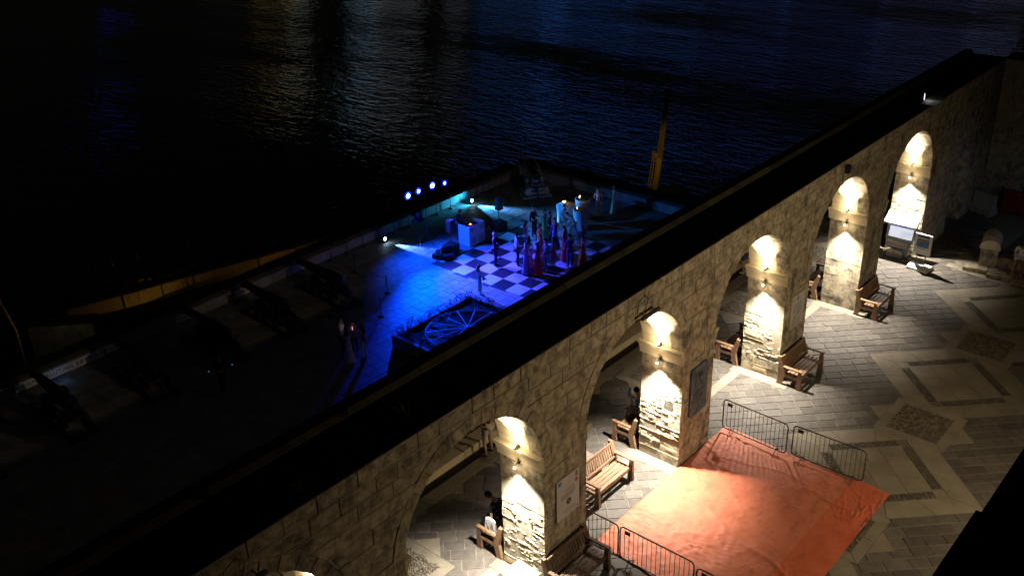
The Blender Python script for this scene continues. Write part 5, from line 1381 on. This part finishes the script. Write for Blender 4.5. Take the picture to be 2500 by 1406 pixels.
F(21.36, 17.38, ZF, 150, 'man in a light grey suit facing the woman in the red skirt', Gd, 1.78, ('low', 'drink'), top='grey', sleeves=2, bottom='grey')
F(21.75, 18.00, ZF, -120, 'woman in a rose dress in the middle of the left cluster of dancers', Gd, 1.66, ('phone', 'down'), female=True, dress='rose', long=True)
F(22.75, 18.85, ZF, -100, 'woman in an amber knee-length dress behind the left cluster', Gd, 1.70, ('down', 'out'), female=True, dress='amber', short=True, long=True)
F(22.70, 19.75, ZF, -20, 'woman with dark hair and a brown top behind the woman in rose', Gd, 1.66, ('fold', 'down'), female=True, top='brown', bottom='brown', long=True)
F(24.30, 20.55, ZF, -90, 'man in black waistcoat standing behind all the dancers on the left', Gd, 1.80, ('drink', 'down'), top='black', sleeves=2, bottom='black')
F(24.50, 19.95, ZF, -110, 'woman in a long lime green dress beside the man in the black waistcoat', Gd, 1.70, ('down', 'down'), female=True, dress='green', long=True)
F(23.85, 18.75, ZF, -160, 'woman in a purple dress in the middle of the dance floor', Gd, 1.70, ('low', 'down'), female=True, dress='purple', long=True)
F(24.25, 19.40, ZF, -60, 'man in black raising his arm behind the woman in purple', Gd, 1.76, ('down', 'up'), top='black', sleeves=2, bottom='black')
F(22.90, 17.35, ZF, 10, 'woman in a long dark red dress left of the man in the blue shirt', Gd, 1.70, ('drink', 'drink'), female=True, dress='red', long=True)
F(22.50, 16.72, ZF, 60, 'broad man in a blue shirt and trousers seen from behind', Gd, 1.80, ('low', 'low'), top='blue', sleeves=1, bottom='blue')
F(22.95, 16.28, ZF, 150, 'woman in an orange-red dress right of the man in the blue shirt', Gd, 1.72, ('drink', 'drink'), female=True, dress='orange', long=False)
F(23.85, 16.95, ZF, -150, 'long-haired woman in grey standing behind the woman in orange', Gd, 1.72, ('down', 'down'), female=True, top='grey', bottom='grey', long=True)
F(25.45, 19.35, ZF, -80, 'man in an open white suit strolling before the cocktail tables', Gd, 1.84, ('down', 'drink'), top='white', sleeves=2, bottom='white', step=.12, shoes='white')
F(25.35, 18.70, ZF, 170, 'man in white bending far forward as he dances', Gd, 1.84, ('low', 'reach'), lean=.62, top='white', sleeves=1, bottom='white', step=.20, shoes='white', head_down=.3)
F(21.95, 17.35, ZF, 170, 'woman in a short coral dress squeezed between the two clusters of dancers', Gd, 1.66, ('drink', 'up'), female=True, dress='coral', short=True, long=True)
F(21.05, 18.95, ZF, -40, 'man in a white shirt and dark trousers behind the woman in pale pink', Gd, 1.78, ('down', 'drink'), top='white', sleeves=1, bottom='black')
F(23.35, 17.75, ZF, -170, 'woman in a pale dress with her hair down behind the man in the blue shirt', Gd, 1.68, ('out', 'drink'), female=True, dress='white', short=True, long=True)
F(28.70, 19.55, ZF, -140, 'woman in a long white gown beside the farthest cocktail table', 'women in long gowns by the tables', 1.74, ('low', 'fold'), female=True, dress='white', long=True)
F(29.50, 19.00, ZF, 170, 'woman in a long sand gown standing alone at the far right of the tables', 'women in long gowns by the tables', 1.76, ('down', 'low'), female=True, dress='sand', long=True)
G4 = 'four people huddled in the dark left of the planter'
F(9.40, 18.42, ZF, 60, 'woman in a coral top and long white skirt, nearest of the four huddled people', G4, 1.70, ('low', 'down'), female=True, dress='white', top='coral', sleeves=0, long=True)
F(9.62, 19.05, ZF, -70, 'man in a white shirt and waistcoat at the back of the four huddled people', G4, 1.82, ('drink', 'low'), top='white', sleeves=2, bottom='black')
F(10.02, 18.75, ZF, -140, 'person in a coral blouse looking at a glowing phone among the four', G4, 1.66, ('phone', 'phone'), female=True, top='coral', bottom='black', long=False, head_down=.8)
F(9.98, 18.12, ZF, 100, 'woman with a coral blouse and white trousers, rightmost of the four', G4, 1.66, ('fold', 'out'), female=True, top='coral', bottom='white', long=True)
MB().box((9.88, 18.62, ZB+1.36), (.075, .012, .15), rz=.6).obj('phone', M['phone']); o = bpy.data.objects['phone']; tag(o, 'glowing phone held among the four huddled people', 'phone')
F(4.60, 20.60, ZF, -100, 'person in black in the darkness by the guns, holding two small cyan lights', None, 1.80, ('out', 'out'), top='black', sleeves=2, bottom='black', step=.08)
for i, (x, y, z) in enumerate(((4.10, 20.62, -4.05), (4.98, 20.30, -4.02))):
    o = MB().lathe([(.01, -.04), (.035, -.02), (.035, .02), (.01, .04)], (x, y, z), 8).obj('hand_light', M['cyanled']); tag(o, ['small cyan light in the outstretched left hand of the person in black', 'small cyan light in the outstretched right hand of the person in black'][i], 'light')
lamp('hand_light_glow', 'POINT', (.9, 26.7, -4.9), .8, (.2, .5, 1), rad=.1)  # added point light at the parapet without a fixture, tints the gun plates blue
# bag of the girl
o = MB().lathe([(.02, -.09), (.09, -.07), (.10, .0), (.06, .07), (.02, .08)], (17.72, 18.22, ZB+.78), 10, 'z', (1, .5)).obj('handbag', CL['red']); tag(o, 'small red handbag at the hip of the fair-haired girl', 'handbag')
# people on the terrace
F(2.90, 4.36, .01, 100, 'man in beige shorts and dark shirt leaning at the parapet, seen under the arch', None, 1.80, ('low', 'low'), top='black', bottom='sand', short=True, skin='skin', lean=.15, shoes='black', legs=.13)
F(17.18, 4.42, .01, 90, 'bare-legged person at the parapet, only the lower legs seen through an arch', None, 1.70, ('low', 'low'), female=True, top='grey', bottom='denim', short=True, shoes='white')
F(6.55, 1.86, .0, 84, 'reader in a sky blue shirt seated on a bench behind the slate-plaque pier', None, 1.62, ('phone', 'phone'), seat=.44, top='sky', bottom='print', female=True, lean=.12, head_down=.7)
o = MB().box((6.50, 2.20, 1.06), (.17, .03, .24), rz=.2, bev=.004).obj('tablet', M['ink_blue']); tag(o, 'dark blue tablet held up by the reader in sky blue', 'tablet')
F(.62, 1.86, .0, 92, 'person in black slumped over a bag on the bench behind the nearest pier', None, 1.72, ('lap', 'lap'), seat=.44, top='black', bottom='black', lean=.45, head_down=1.0)
F(1.18, 1.86, .0, 96, 'second person in dark clothes on the same bench, half hidden by the nearest pier', None, 1.72, ('low', 'lap'), seat=.44, top='navy', bottom='black', lean=.2, skin='skin_dark')
e = empty('tote_bag', (.20, 1.84, .45), radians(20), 'white printed tote bag on the bench arm behind the nearest pier', 'bag')
b = MB(); b.prism([(-.2, 0), (.2, 0), (.16, .28), (.05, .34), (-.12, .30)], lambda q: (q[0]*.3, q[0]-.02, q[1]), lambda q: (q[0]*.3+.10, q[0]+.02, q[1])); b.obj('bag_body', CL['white'], e)
for k in range(3): b = MB(); b.tube([(-.055+.02*k, -.1+.07*k, .05), (-.03, -.05+.07*k, .27)], .009, 4); b.obj('printed_stripe', CL['brown'], e)
F(23.05, -3.42, .17, 190, 'person in a white T-shirt and shorts sitting bent forward on the seat wall', None, 1.76, ('lap', 'lap'), seat=.44, top='white', bottom='white', short=True, lean=.5, head_down=.8, shoes='white', skin='skin_dark')
F(23.00, -4.20, .17, 185, 'person in jeans sitting at the picture\'s right edge on the seat wall', None, 1.74, ('lap', 'low'), seat=.44, top='denim', bottom='denim', lean=.3, shoes='white')
run_skin_jobs()

bpy.context.view_layer.update(); dg = bpy.context.evaluated_depsgraph_get()
done = [(o, bpy.data.meshes.new_from_object(o.evaluated_get(dg))) for o in TEXTS]
for o, me in done:
    n = bpy.data.objects.new('lettering_mesh', me); link(n, o.parent); n.location = o.location; n.rotation_euler = o.rotation_euler
    if not me.materials: me.materials.append(M['sign_black'])
    cu = o.data; bpy.data.objects.remove(o); bpy.data.curves.remove(cu); n.name = 'lettering'
